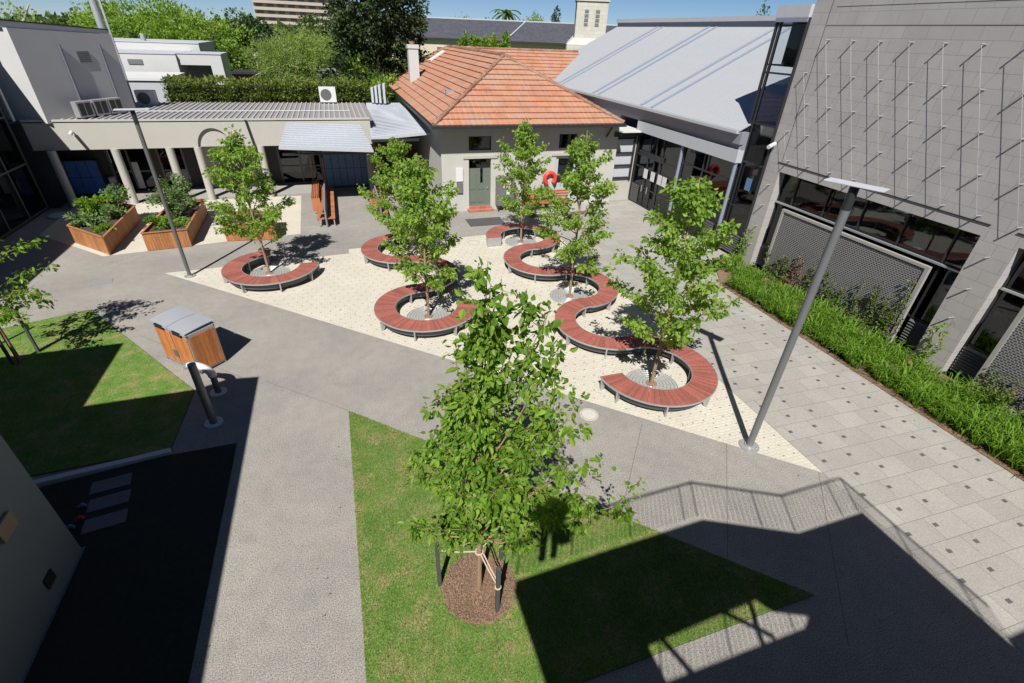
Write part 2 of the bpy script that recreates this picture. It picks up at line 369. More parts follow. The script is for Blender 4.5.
# lawns: a low raised turf bed with its dark edge
def lawn_bed(name, poly):
    b = MB(); b.prism(poly, -.02, .03, 0, 1); return tag(b.build(name, ['lawn', 'soil']), kind='structure')
LAWN1 = [(-.79, 3.08), (7.55, 3.12), (5.25, 5.38), (-.79, 11.12)]
LAWN2 = [(-5.02, 10.82), (-4.95, 13.2), (-9.41, 19.35), (-12.2, 18.35), (-16, 17.0), (-16, 10.4)]
BED = [(-5.0, 10.6), (-3.52, 10.6), (-3.5, 3.0), (-5.95, 3.0), (-5.95, 8.3), (-9.5, 8.3), (-9.5, 10.0)]
lawn_bed('lawn', LAWN1[::1]); lawn_bed('lawn', LAWN2); 
b = MB(); b.prism([(x, y) for x, y in BED], -.02, .02); tag(b.build('garden_bed', 'dark_bed'), kind='structure')
b = MB(); b.bar((-9.4, 10.22, .03), (-5.0, 10.72, .03), .16, .1); tag(b.build('kerb', 'white', bevel=.01), kind='structure')
for i, (x, y) in enumerate([(-6.02, 9.96), (-5.9, 9.42), (-5.8, 8.84)]):
    b = MB(); b.box(x - .38, x + .38, y - .19, y + .19, -.01, .035, rz=R(8)); o = b.build('stepping_stone', 'shaded_slab', loc=(x, y, 0), bevel=.01)
    tag(o, ['rectangular paving slab in the dark bed, nearest the white kerb', 'middle one of three rectangular paving slabs in the dark bed', 'rectangular paving slab in the dark bed, farthest from the white kerb'][i], 'stepping stone', 'stepping stones in the dark bed')
def blades(name, polys, n, h, wd, m, seed=1, base_z=.03, lean=.6, holes=()):
    rg = np.random.default_rng(seed); P = []
    areas = []
    for poly in polys:
        p = np.array(poly); x, y = p[:, 0], p[:, 1]; areas.append(abs(np.dot(x, np.roll(y, -1)) - np.dot(y, np.roll(x, -1))) / 2)
    for poly, A in zip(polys, areas):
        k = int(n * A / sum(areas)); p = np.array(poly); lo_, hi = p.min(0), p.max(0); got = np.zeros((0, 2))
        while len(got) < k:
            q = rg.uniform(lo_, hi, (k * 3, 2)); inside = np.zeros(len(q), bool); j = len(p) - 1
            for i in range(len(p)):
                c = ((p[i, 1] > q[:, 1]) != (p[j, 1] > q[:, 1])) & (q[:, 0] < (p[j, 0] - p[i, 0]) * (q[:, 1] - p[i, 1]) / (p[j, 1] - p[i, 1] + 1e-12) + p[i, 0]); inside ^= c; j = i
            for hx, hy, hr in holes: inside &= ((q[:, 0] - hx) ** 2 + (q[:, 1] - hy) ** 2) > hr * hr
            got = np.vstack([got, q[inside]])
        P.append(got[:k])
    P = np.vstack(P); k = len(P); a = rg.uniform(0, 2 * np.pi, k); hh = h * rg.uniform(.5, 1.2, k)
    d = np.c_[np.cos(a), np.sin(a)] * wd / 2; ln = rg.normal(0, lean, (k, 2)) * hh[:, None]
    V = np.zeros((k, 3, 3)); V[:, 0, :2] = P - d; V[:, 1, :2] = P + d; V[:, 2, :2] = P + ln; V[:, :2, 2] = base_z; V[:, 2, 2] = base_z + hh
    me = bpy.data.meshes.new(name); me.from_pydata(V.reshape(-1, 3).tolist(), [], np.arange(3 * k).reshape(-1, 3).tolist()); me.materials.append(M[m])
    o = bpy.data.objects.new(name, me); col.objects.link(o); return o
MULCH = (1.37, 5.15, .69)
tag(blades('grass', [LAWN1], 110000, .034, .011, 'grass', 3, holes=[MULCH]), 'short mown grass covering the lawn under the staked tree', 'grass', kind='stuff')
tag(blades('grass', [LAWN2], 40000, .028, .014, 'grass', 4), 'short mown grass covering the lawn beside the timber bin', 'grass', kind='stuff')
b = MB(); n = 40
b.prism([(MULCH[0] + MULCH[2] * math.cos(t) * (1 + .04 * math.sin(5 * t)), MULCH[1] + MULCH[2] * math.sin(t) * (1 + .03 * math.cos(4 * t))) for t in [i * 2 * math.pi / n for i in range(n)]], .0, .045)
rg = random.Random(5)
for i in range(3200):
    a = rg.uniform(0, 6.283); r = MULCH[2] * (math.sqrt(rg.random()) * 1.0 + max(0, rg.gauss(0, .05))); x = MULCH[0] + r * math.cos(a); y = MULCH[1] + r * math.sin(a)
    l = rg.uniform(.012, .04); t = rg.uniform(0, 3.14); dz = rg.uniform(.0, .03); z = .046 + .03 * rg.random()
    b.face([(x - l * math.cos(t), y - l * math.sin(t), z), (x + .009 * math.sin(t), y - .009 * math.cos(t), z + .004), (x + l * math.cos(t), y + l * math.sin(t), z + dz), (x - .009 * math.sin(t), y + .009 * math.cos(t), z + .008)])
tag(b.build('bark_mulch', 'mulch'), 'round patch of brown bark mulch under the staked tree', 'mulch', kind='stuff')
b = MB(); rg = random.Random(21)
for (cx_, cy_, rr, k) in [(1.37, 5.15, 1.8, 60), (8.16, 9.95, 1.9, 60), (8.1, 16.1, 1.8, 40), (2.26, 15.85, 1.8, 40), (-3.6, 21.2, 1.8, 30), (13, 8, 5, 60), (-2, 7, 3, 30), (0, 14, 5, 50), (-9, 21, 5, 30)]:
    for i in range(k):
        x, y = cx_ + rg.gauss(0, rr * .6), cy_ + rg.gauss(0, rr * .6); t = rg.uniform(0, 6.28); l = rg.uniform(.015, .035); z = .06 if (x - 1.37) ** 2 + (y - 5.15) ** 2 < 9 else .014
        if x > 15.2: continue
        b.face([(x - l * math.cos(t), y - l * math.sin(t), z), (x + l * .5 * math.sin(t), y - l * .5 * math.cos(t), z + .006), (x + l * math.cos(t), y + l * math.sin(t), z), (x - l * .5 * math.sin(t), y + l * .5 * math.cos(t), z + .004)])
M['litter'] = timber('dry_leaf', (.17, .12, .05), var=.4)
tag(b.build('leaf_litter', 'litter'), 'small dry fallen leaves scattered over the paving and benches area', 'leaf litter', kind='stuff')
# planting strip along the block building
STRIP = [(15.15, -2), (17.95, -2), (17.95, 17.6), (16.4, 17.6), (15.1, 15.4)]
b = MB(); b.prism(STRIP, -.01, .04); tag(b.build('planting_bed', 'mulch'), kind='structure')
def strap_grass():
    rg = random.Random(11); b = MB()
    for i in range(720):
        y = rg.uniform(1.5, 17.3); pat = .78 + .3 * math.sin(y * 2.1 + 1.3 * math.sin(y * .7)) * math.sin(y * 5.3); x = rg.uniform(15.45, 17.3) if rg.random() < .75 else rg.uniform(15.3, 15.7)
        if y > 15.2 and x < 15.9 + (y - 15.2) * .3: continue
        s = rg.uniform(.65, 1.15) * (.8 + .3 * pat)
        for k in range(22):
            a = rg.uniform(0, 6.283); L = rg.uniform(.3, .68) * s; rr = rg.uniform(.0, .09); out = rg.uniform(.3, 1.05) * L
            bx, by = x + rr * math.cos(a), y + rr * math.sin(a); px, py = -math.sin(a) * .014, math.cos(a) * .014
            mx, my, mz = bx + out * .45 * math.cos(a), by + out * .45 * math.sin(a), .03 + L * .75
            tx, ty, tz = bx + out * math.cos(a), by + out * math.sin(a), .03 + L * rg.uniform(.55, .95)
            b.mesh([(bx - px, by - py, .03), (bx + px, by + py, .03), (mx + px, my + py, mz), (mx - px, my - py, mz), (tx, ty, tz)], [(0, 1, 2, 3), (3, 2, 4)])
    return b
def dry_fringe():
    rg = random.Random(4); b = MB()
    for i in range(2600):
        y = rg.uniform(1.5, 15.6); x = 15.12 + abs(rg.gauss(0, .13)); L = rg.uniform(.05, .16); a = rg.uniform(0, 6.283)
        b.face([(x, y, .045), (x + .012, y + .006, .045), (x + L * math.cos(a), y + L * math.sin(a), .045 + L * rg.uniform(.05, .5))])
    return b
M['straw'] = leaf_mat('dry_straw', (.22, .15, .09), (.38, .27, .16), .2)
tag(dry_fringe().build('dead_grass', 'straw'), 'fringe of dry straw and bark along the paving edge of the bed', 'dead grass', kind='stuff')
tag(strap_grass().build('strappy_grass', 'strap'), 'long bright green strappy grass filling the bed beside the block wall', 'grass', kind='stuff')

# manhole covers and drain
def cover(x, y, r, z, label, m='galv'):
    b = MB(); b.cyl(x, y, -.01, z, r, 32); b2 = b.build('manhole_cover', m, loc=(x, y, 0)); tag(b2, label, 'manhole cover')
    for rr in (.86,):
        t = MB(); t.tube([(x + r * rr * math.cos(a), y + r * rr * math.sin(a), z + .001) for a in [i * 2 * math.pi / 28 for i in range(29)]], .006, 4, cap=False); t.build('ring', 'inlay', b2)
cover(5.65, 9.17, .26, .012, 'round pale manhole cover in the grey path beyond the staked tree', 'cover_pale'); cover(5.77, 22.82, .33, .012, 'round flush manhole cover in the pale setts near the far end of the courtyard', 'setts')
b = MB(); b.box(-10.2, -9.5, 21.55, 22.15, 0, .01, rz=R(12)); tag(b.build('drain_cover', 'galv', loc=(-9.85, 21.85, 0)), 'rectangular pale metal drain cover in the grey path before the planters', 'drain cover')

# =================================================================== BENCHES
RI, RO, SEATZ = 1.14, 1.87, .45
def arc_pts(chain, step=R(3)):
    """chain: list of (cx, cy, a0, a1); a1<a0 runs clockwise. returns list of (center point, normal pointing to side A, dirsign)"""
    pts = []
    for cx_, cy_, a0, a1 in chain:
        n = max(2, int(abs(a1 - a0) / step)); s = 1 if a1 > a0 else -1
        for i in range(n + 1):
            if pts and i == 0: continue
            a = a0 + (a1 - a0) * i / n
            pts.append((Vector((cx_, cy_)), a, s))
    rm = (RI + RO) / 2; hw = (RO - RI) / 2; out = []
    for c, a, s in pts:
        u = Vector((math.cos(a), math.sin(a))); p = c + u * rm
        out.append((p, u * hw * s))       # side normal, continuous through inflections
    return out
def bench(chain, label, loc, legs_every=15, end_panel=False):
    t = thing('curved_bench', loc, label, 'bench', 'curved red timber benches in the courtyard')
    pts = arc_pts([(a, b_, R(c), R(d)) for a, b_, c, d in chain])
    # planks: one box per angular step pair, with thin gaps
    seat = MB(); k = 0
    for i in range(len(pts) - 1):
        (p, nrm), (q, nq) = pts[i], pts[i + 1]
        for j in range(1):
            a0, a1 = .01, .98
            def at_(f, sgn, z):
                c = p.lerp(q, f); nn = nrm.lerp(nq, f); return (c.x + nn.x * sgn * .985, c.y + nn.y * sgn * .985, z)
            dz = 0
            g = .0 if i % 2 else .006
            v = [at_(a0 + g * 4 if not i % 2 else 0, -1, SEATZ - .035), at_(1 if not i % 2 else a1 - .0, -1, SEATZ - .035), at_(1 if not i % 2 else .97, 1, SEATZ - .035), at_(a0 + g * 4 if not i % 2 else 0, 1, SEATZ - .035)]
            v[1] = at_(1 if not i % 2 else .97, -1, SEATZ - .035)
            v = v + [(x, y, SEATZ + dz) for x, y, z in v]
            seat.mesh(v, [(3, 2, 1, 0), (4, 5, 6, 7), (0, 1, 5, 4), (1, 2, 6, 5), (2, 3, 7, 6), (3, 0, 4, 7)])
    seat.build('seat', 'deck', t)
    rim = MB()
    for sg in (-1, 1):
        inn = [(p.x + n.x * sg * .99, p.y + n.y * sg * .99) for p, n in pts]; out = [(p.x + n.x * sg * 1.035, p.y + n.y * sg * 1.035) for p, n in pts]
        for i in range(len(pts) - 1):
            vs = [(*inn[i], SEATZ - .05), (*inn[i + 1], SEATZ - .05), (*out[i + 1], SEATZ - .05), (*out[i], SEATZ - .05), (*inn[i], SEATZ + .004), (*inn[i + 1], SEATZ + .004), (*out[i + 1], SEATZ + .004), (*out[i], SEATZ + .004)]
            rim.mesh(vs, [(0, 1, 2, 3), (7, 6, 5, 4), (0, 4, 5, 1), (3, 2, 6, 7)])
    for i in (0, len(pts) - 1):
        p, n = pts[i]; rim.bar((p.x - n.x, p.y - n.y, SEATZ - .03), (p.x + n.x, p.y + n.y, SEATZ - .03), .02, .05)
    rim.build('steel_rim', 'galv', t)
    for sg in (-.6, .6):
        ap = MB(); c = [(p.x + n.x * sg, p.y + n.y * sg) for p, n in pts]
        c2 = [(p.x + n.x * sg * .96, p.y + n.y * sg * .96) for p, n in pts]
        for i in range(len(pts) - 1):
            ap.mesh([(*c[i], .15), (*c[i + 1], .15), (*c[i + 1], SEATZ - .05), (*c[i], SEATZ - .05), (*c2[i], .15), (*c2[i + 1], .15), (*c2[i + 1], SEATZ - .05), (*c2[i], SEATZ - .05)], [(0, 1, 2, 3), (7, 6, 5, 4), (0, 4, 5, 1)])
        ap.build('apron', 'apron', t)
    if end_panel:
        p, n = pts[0]; e = MB(); e.bar((p.x - n.x, p.y - n.y, .215), (p.x + n.x, p.y + n.y, .215), .025, .39); e.build('end_panel', 'galv', t)
    idx = list(range(2, len(pts) - 1, legs_every))
    if len(pts) - 2 - idx[-1] > 5: idx.append(len(pts) - 2)
    for i in idx:
        p, n = pts[i]; d = Vector((-n.y, n.x)).normalized() * .022; L = MB()
        prof = [(-1.03, SEATZ - .04), (-1.02, SEATZ - .1), (-.97, .0), (-.8, .0), (-.4, SEATZ - .2), (.4, SEATZ - .2), (.8, .0), (.97, .0), (1.02, SEATZ - .1), (1.03, SEATZ - .04)]
        vs = [(p.x + n.x * a + d.x * s_, p.y + n.y * a + d.y * s_, z) for s_ in (-1, 1) for a, z in prof]; m_ = len(prof)
        L.mesh(vs, [(0, 1, 4, 9), (1, 2, 3, 4), (4, 5, 8, 9), (5, 6, 7, 8), (9 + m_, 4 + m_, 1 + m_, m_), (4 + m_, 3 + m_, 2 + m_, 1 + m_), (9 + m_, 8 + m_, 5 + m_, 4 + m_), (8 + m_, 7 + m_, 6 + m_, 5 + m_)] + [(i_, (i_ + 1) % m_, m_ + (i_ + 1) % m_, m_ + i_) for i_ in range(m_)])
        L.build('leg', 'galv', t)
    return t
bench([(8.16, 22.12, 180, -90), (8.17, 19.15, 90, 270), (8.2, 16.17, 90, -90), (8.25, 13.2, 90, 270), (8.33, 10.2, 90, -180)],
      'long S-shaped red timber bench winding around three trees on the right of the courtyard', (8.2, 16, 0), end_panel=True)
bench([(2.12, 21.9, 55, 270), (2.16, 18.93, 90, -90), (2.22, 15.95, 90, 360)],
      'shorter S-shaped red timber bench left of the long one, winding around two trees', (2.2, 19, 0))
bench([(-3.43, 21.03, 97, 358)], 'single C-shaped red timber bench around the leftmost courtyard tree', (-3.43, 21.03, 0))
# tree grates
def grate(x, y, r, label):
    t = MB(); 
    for k in range(7):
        rr = .16 + (r - .16) * k / 6; t.tube([(x + rr * math.cos(a), y + rr * math.sin(a), .014) for a in [i * 2 * math.pi / 30 for i in range(31)]], .016, 4, cap=False, sm=False)
    for k in range(16):
        a = k * math.pi / 8; t.bar((x + .15 * math.cos(a), y + .15 * math.sin(a), .014), (x + r * math.cos(a), y + r * math.sin(a), .014), .02, .024)
    d = MB(); d.cyl(x, y, 0, .008, r * .97, 30); d2 = MB(); d2.cyl(x, y, .008, .035, .17, 20)
    e = thing('tree_grate', (x, y, 0), label, 'tree grate', 'round steel tree grates'); t.build('grille', 'galv', e); d.build('gravel_bed', 'slab', e); d2.build('bark_ring', 'mulch', e)
TREES = [(-3.62, 21.25, 5.65, 'leftmost courtyard tree, alone in the C-shaped bench', 1.38), (2.1, 21.35, 5.35, 'courtyard tree in the far bend of the shorter bench', 1.3), (2.26, 15.85, 5.7, 'courtyard tree in the near bend of the shorter bench', 1.35),
         (8.16, 22.4, 5.9, 'courtyard tree in the far bend of the long bench', 1.3), (8.11, 16.1, 6.35, 'courtyard tree in the middle bend of the long bench', 1.35), (8.16, 9.95, 6.25, 'courtyard tree in the nearest bend of the long bench', 1.5)]
for x, y, h, lab, r in TREES: grate(x, y, .8, 'steel grate under the ' + lab.replace('courtyard tree', 'tree'))

# =================================================================== TREES
def leaves_mesh(name, P, D, size, m, parent, seed=0, droop=.5, wr=.55, rng=None, six=False):
    """P: n x 3 leaf bases; D: n x 3 preferred outward directions"""
    rg = rng or np.random.default_rng(seed); n = len(P)
    d = D + rg.normal(0, .55, (n, 3)); d[:, 2] -= droop; d /= np.linalg.norm(d, axis=1)[:, None]
    s = rg.normal(0, 1, (n, 3)); s = np.cross(d, s); s /= np.linalg.norm(s, axis=1)[:, None] + 1e-9
    nn = np.cross(s, d); L = size * rg.uniform(.5, 1.32, n)[:, None]; W = L * wr / 2
    mid = P + d * L * .45; tip = P + d * L - nn * L * .12
    if six:
        m1 = P + d * L * .3; m2 = P + d * L * .68; cu = nn * L * .1
        V = np.stack([P, m1 + s * W + cu, m2 + s * W * .75 + cu * .5, tip, m2 - s * W * .75 + cu * .5, m1 - s * W + cu], 1).reshape(-1, 3)
        i = np.arange(n)[:, None] * 6
        F = np.concatenate([i + [0, 1, 2, 3], i + [0, 3, 4, 5]], 0)
    else:
        V = np.stack([P, mid + s * W + nn * L * .08, tip, mid - s * W + nn * L * .08], 1).reshape(-1, 3)
        i = np.arange(n)[:, None] * 4
        F = np.concatenate([i + [0, 1, 2], i + [0, 2, 3]], 0)
    po = ORG[parent.name]; V = V - np.array(po)
    me = bpy.data.meshes.new(name); me.from_pydata(V.tolist(), [], F.tolist()); me.materials.append(M[m])
    o = bpy.data.objects.new(name, me); col.objects.link(o); o.parent = parent; ORG[o.name] = Vector(po); return o
def young_tree(x, y, h, label, r, seed, z0=1.15, nb=34, leaf=.12, per=7, m='leaf', lean=(0, 0), name='young_tree', group=None, ext=(), tr=.055, extra=0, dens=8., lobes=()):
    rg = random.Random(seed); nr = np.random.default_rng(seed)
    t = thing(name, (x, y, 0), label, 'tree', group)
    tk = MB(); top = Vector((x + lean[0], y + lean[1], h))
    tp = []; n = 12
    for i in range(n + 1):
        f = i / n; tp.append(Vector((x, y, 0)).lerp(top, f) + Vector((math.sin(f * 7 + seed) * .05 * f, math.cos(f * 6 + seed) * .05 * f, 0)))
    tk.tube(tp, [tr * (1 - .85 * i / n) + .004 for i in range(n + 1)], 8)
    P = []; D = []
    def along(path, dens, spread, start=.25):
        k = len(path) - 1
        for i in range(int(dens)):
            f = start + (1 - start) * rg.random() ** .8; g = f * k; j = min(int(g), k - 1); p = path[j].lerp(path[j + 1], g - j); d = (path[j + 1] - path[j]).normalized()
            for q in range(per):
                off = Vector((rg.gauss(0, spread), rg.gauss(0, spread), rg.gauss(0, spread * .8)))
                P.append(p + off); D.append(d * .5 + off.normalized() * .8)
    for i in range(nb):
        f = (i + .5) / nb; hz = z0 + (h - z0) * (f ** 1.05) * .93; a = i * 2.399 + rg.uniform(-.4, .4)
        prof = math.sin(min(1, (f + .18) * 1.7) * math.pi / 2) * (1 - f) ** .55 * 1.15
        L = r * max(.16, prof) * rg.uniform(.72, 1.22)
        g = (hz / h) * n; j = min(int(g), n - 1); st = tp[j].lerp(tp[j + 1], g - j)
        up = rg.uniform(.25, .7) + f * .6; path = [st]; d = Vector((math.cos(a), math.sin(a), up)).normalized()
        for s_ in range(5):
            d = (d + Vector((rg.gauss(0, .12), rg.gauss(0, .12), rg.gauss(.02, .1)))).normalized(); path.append(path[-1] + d * L / 5 * 1.15)
        tk.tube(path, [.022 * (1 - f * .6) * (1 - .8 * q / 5) + .003 for q in range(6)], 5, cap=False)
        along(path, 2 + L * dens, .075, .42)
        for w_ in range(3):
            q = rg.randint(1, 4); d2 = (path[q + 1] - path[q]).normalized() + Vector((rg.gauss(0, .8), rg.gauss(0, .8), rg.gauss(.1, .4))); d2.normalize()
            tw = [path[q] + d2 * L * .13 * u for u in range(4)]; tk.tube(tw, [.007, .006, .004, .003], 4, cap=False); along(tw, 1 + L * dens * .55, .065, .2)
    along(tp[8:], 10, .09)
    for (ax, ay, az, bx, by, bz) in ext:     # long stray shoots
        a_, b_ = Vector((ax, ay, az)), Vector((bx, by, bz)); path = [a_.lerp(b_, u / 5) + Vector((0, 0, .18 * math.sin(u / 5 * 3.14))) for u in range(6)]
        tk.tube(path, [.016, .013, .011, .009, .006, .004], 5, cap=False); along(path, 16 + extra, .08, .3)
    for (bx_, by_, bz_, wt) in lobes:
        b_ = Vector((bx_, by_, bz_)); zs = max(z0 * .85, bz_ * .62); j = min(int(zs / h * n), n - 1); a_ = tp[j]; md = a_.lerp(b_, .5) + Vector((0, 0, -.12)); path = [a_, a_.lerp(md, .5), md, md.lerp(b_, .5) + Vector((0, 0, .03)), b_]
        tk.tube(path, [.018, .015, .012, .008, .004], 5, cap=False); along(path, 3 + wt * 2, .09, .5)
        for q in range(wt * 2 + 1):      # side twigs that carry hanging bunches
            c = path[3].lerp(b_, rg.uniform(-.9, 1)); e = c + Vector((rg.gauss(0, .17), rg.gauss(0, .17), rg.gauss(.0, .15))) * (1.35 if wt > 1 else .6); tk.tube([c, c.lerp(e, .5), e], [.005, .004, .002], 4, cap=False)
            along([c, c.lerp(e, .5), e], 4.5, .06, .2)
    tk.build('trunk', 'trunk', t)
    leaves_mesh('crown', np.array([tuple(p) for p in P]), np.array([tuple(p) for p in D]), leaf, m, t, seed, rng=nr, droop=.85, wr=.62, six=True)
    return t
for i, (x, y, h, lab, r) in enumerate(TREES):
    young_tree(x, y, h, 'bright green ' + lab, r * 1.2, 20 + i, m='leaf_b', nb=[36, 36, 35, 34, 38, 36][i], leaf=[.13, .12, .135, .13, .125, .14][i], per=7, dens=7, group='young trees in the courtyard',
               lean=(-.15 if i == 0 else 0, 0))
LOBES = [(1.46, 5.1, 6.75, 2), (1.5, 5.1, 6.45, 2), (1.6, 5.05, 6.1, 3), (2.2, 4.85, 6.15, 3), (2.4, 4.8, 5.7, 3), (1.05, 5.25, 5.5, 3), (.95, 5.3, 4.85, 4), (2.4, 4.75, 4.9, 4), (2.55, 4.7, 4.35, 4), (.5, 5.45, 3.5, 3), (.7, 5.4, 3.9, 4), (2.75, 4.65, 3.4, 4), (3.55, 4.35, 2.6, 3), (3.0, 4.55, 2.8, 3),
         (.25, 5.55, 1.85, 1), (.8, 5.35, 1.35, 1), (2.1, 4.9, 1.55, 1), (.95, 5.3, 2.5, 3), (2.5, 4.75, 2.2, 3), (1.6, 5.05, 4.7, 5), (1.9, 4.95, 3.1, 5), (2.2, 4.85, 4.0, 4), (1.2, 5.2, 3.9, 5), (1.9, 5.7, 4.2, 3), (1.5, 4.6, 3.4, 3), (1.0, 4.7, 2.6, 2), (1.9, 4.4, 2.5, 2), (1.6, 5.7, 2.3, 2), (1.2, 4.9, 5.2, 3), (1.8, 5.3, 5.4, 3)]
young_tree(1.37, 5.15, 6.1, 'young leafy tree tied to stakes in the near lawn, closest to the camera', .75, 77, z0=2.2, nb=14, leaf=.118, per=6, m='leaf', group=None, tr=.05, dens=8, lobes=LOBES)
young_tree(-10.2, 16.15, 4.7, 'young staked tree at the left edge of the picture, standing in the lawn', 1.35, 91, z0=1.4, nb=20, leaf=.13, per=5, m='leaf', group=None, dens=6,
           ext=[(-10.4, 16.1, 1.6, -8.7, 16.2, 1.9), (-10.4, 16.1, 2.0, -8.5, 16.6, 2.8), (-10.4, 16.1, 1.7, -8.9, 15.2, 1.7), (-10.4, 16.1, 2.6, -8.6, 16.9, 3.5), (-10.3, 16.1, 2.2, -8.6, 15.8, 2.3)])
def stake(x, y, h, label, group, r=.035):
    b = MB(); b.box(x - r, x + r, y - r, y + r, 0, h); return tag(b.build('tree_stake', 'stake', loc=(x, y, 0), bevel=.004), label, 'tree stake', group)
stake(1.57, 4.62, 1.35, 'dark square stake nearest the camera, tied to the near lawn tree', 'stakes around the near lawn tree')
stake(.66, 5.42, 1.3, 'dark square stake left of the near lawn tree trunk', 'stakes around the near lawn tree')
stake(1.95, 5.62, 1.35, 'dark square stake behind and right of the near lawn tree', 'stakes around the near lawn tree')
b = MB(); zt = .95
for a_, b_ in (((1.57, 4.62, .8), (1.37, 5.15, 1.15)), ((1.61, 4.62, .8), (1.42, 5.17, 1.15)), ((.66, 5.42, 1.1), (1.37, 5.15, 1.15)), ((1.95, 5.62, 1.15), (1.37, 5.15, 1.15))):
    b.tube([Vector(a_), (Vector(a_) + Vector(b_)) / 2 - Vector((0, 0, .03)), Vector(b_)], .014, 6)
b.tube([(1.57 + .05 * math.cos(t), 4.62 + .05 * math.sin(t), .8) for t in [i * .7 for i in range(10)]], .016, 6)
b.tube([(1.37 + .07 * math.cos(t), 5.15 + .07 * math.sin(t), 1.15) for t in [i * .7 for i in range(10)]], .016, 6)
tag(b.build('tree_tie', 'rope', loc=(1.37, 5.15, 0)), 'pale hessian ties joining the near lawn tree to its stakes', 'tree tie')
stake(-10.3, 16.0, 1.5, 'dark stake by the left edge tree, nearest the camera', 'stakes around the left edge tree')
stake(-9.9, 16.6, 1.5, 'dark stake by the left edge tree, rightmost', 'stakes around the left edge tree')
stake(-11.3, 17.3, 1.5, 'dark stake by the left edge tree, farthest back', 'stakes around the left edge tree')

# =================================================================== LAMP POSTS
def lamp(x, y, h, r, label, dark, ang):
    t = thing('lamp_post', (x, y, 0), label, 'lamp post', 'slim lamp posts with flat heads')
    b = MB(); b.cyl(x, y, 0, h - .5, r, 20); b.build('pole', dark, t)
    b = MB(); b.cyl(x, y, .0, .035, r * 3.0, 28); b.cyl(x, y, .035, .07, r * 1.5, 20)
    for k in range(4): b.cyl(x + r * 2.2 * math.cos(k * 1.57 + .7), y + r * 2.2 * math.sin(k * 1.57 + .7), .035, .06, .018, 6)
    b.build('base_plate', 'galv', t)
    b = MB(); b.cyl(x, y, h - .5, h - .03, r * 1.02, 20); b.build('lantern_collar', 'dark_metal', t)
    b = MB(); b.box(x - .52, x + .52, y - .17, y + .17, h - .03, h - .005, rz=ang, c=(x, y)); hd = b.build('flat_head', 'pale_grey', t, bevel=.005)
    b = MB(); b.box(x - .4, x + .4, y - .12, y + .12, h - .038, h - .032, rz=ang, c=(x, y)); b.build('lens', 'dark_metal', t)
lamp(9.22, 6.85, 6.85, .085, 'tall light grey lamp post standing in the foreground on the right', 'grey_metal', R(-67))
lamp(-6.70, 21.68, 6.35, .07, 'dark grey lamp post on the left beside the C-shaped bench', 'mid_metal', R(10))

# =================================================================== BIN, BOLLARD, DRINKING POST
def bin_():
    ang = R(-45.5); c = Vector((-5.2, 14.9)); ux = Vector((.69, -.725)); uy = Vector((.725, .69))
    t = thing('recycling_bin', (c.x, c.y, 0), 'double recycling bin of orange timber panels under a pale sloping metal hood', 'bin')
    def q(a, b_, z): p = c + ux * a + uy * b_; return (p.x, p.y, z)
    def bx(mb, a0, a1, b0, b1, z0, z1, z1b=None):
        z1b = z1 if z1b is None else z1b
        vs = [q(a0, b0, z0), q(a1, b0, z0), q(a1, b1, z0), q(a0, b1, z0), q(a0, b0, z1), q(a1, b0, z1), q(a1, b1, z1b), q(a0, b1, z1b)]
        mb.mesh(vs, [(3, 2, 1, 0), (4, 5, 6, 7), (0, 1, 5, 4), (1, 2, 6, 5), (2, 3, 7, 6), (3, 0, 4, 7)])
    W, Dp, z0, z1 = .83, .42, .06, 1.36
    fr = MB()
    for a in (-W, -.02, W - .04):
        for b_ in (-Dp, Dp - .04): bx(fr, a, a + .04, b_, b_ + .04, 0, z1)
    bx(fr, -W, W, -Dp, -Dp + .03, z1 - .12, z1); bx(fr, -W, W, -Dp, Dp, z0, z0 + .04); bx(fr, -W, W, -Dp, -Dp + .03, z0, z0 + .08); bx(fr, W - .03, W, -Dp, Dp, z1 - .06, z1)
    fr.build('frame', 'galv', t)
    for s in (0, 1):
        d = MB(); a0 = -W + .05 + s * .81
        for k in range(7): bx(d, a0 + k * .106, a0 + k * .106 + .101, -Dp - .012, -Dp + .02, z0 + .08, z1 - .13)
        pn = d.build('door_panel', 'bin_wood', t)
        if s == 0 or 1:
            l = MB(); l.cyl(0, 0, 0, .02, .05); 
    for a in (W - .005, -W - .02):
        d = MB()
        for k in range(6): bx(d, a, a + .025, -Dp + .05 + k * .125, -Dp + .05 + k * .125 + .118, z0 + .06, z1 - .07)
        d.build('side_panel', 'bin_wood', t)
    bk = MB(); bx(bk, -W + .04, W - .04, Dp - .03, Dp, z0, z1); bk.build('back_panel', 'bin_wood', t)
    # hood: two shallow curved lids
    for s in (0, 1):
        hd = MB(); a0 = -W - .03 + s * .85; n = 8
        pr = [(-Dp - .05 + (2 * Dp + .1) * i / n, z1 + .02 + (.05 + .03 * math.sin(math.pi * i / n) + .05 * i / n)) for i in range(n + 1)]
        vs = [q(a, b_, z) for a in (a0, a0 + .83) for b_, z in pr]
        hd.mesh(vs, [(i, i + 1, i + n + 2, i + n + 1) for i in range(n)], sm=True)
        hd.mesh([q(a0, b_, z) for b_, z in pr], [tuple(range(n + 1))]); hd.mesh([q(a0 + .83, b_, z) for b_, z in pr], [tuple(range(n + 1))[::-1]])
        bx(hd, a0, a0 + .83, -Dp - .05, Dp + .05, z1 + .0, z1 + .021)
        hd.build('hood', 'hood', t)
        ap = MB(); bx(ap, a0 + .22, a0 + .6, -Dp - .06, -Dp - .0, z1 - .09, z1 + .03); ap.build('slot', 'black', t)
    sg = MB(); bx(sg, -.2, .02, -Dp - .02, -Dp - .014, .35, .6); sg.build('notice', 'mid_metal', t)
bin_()
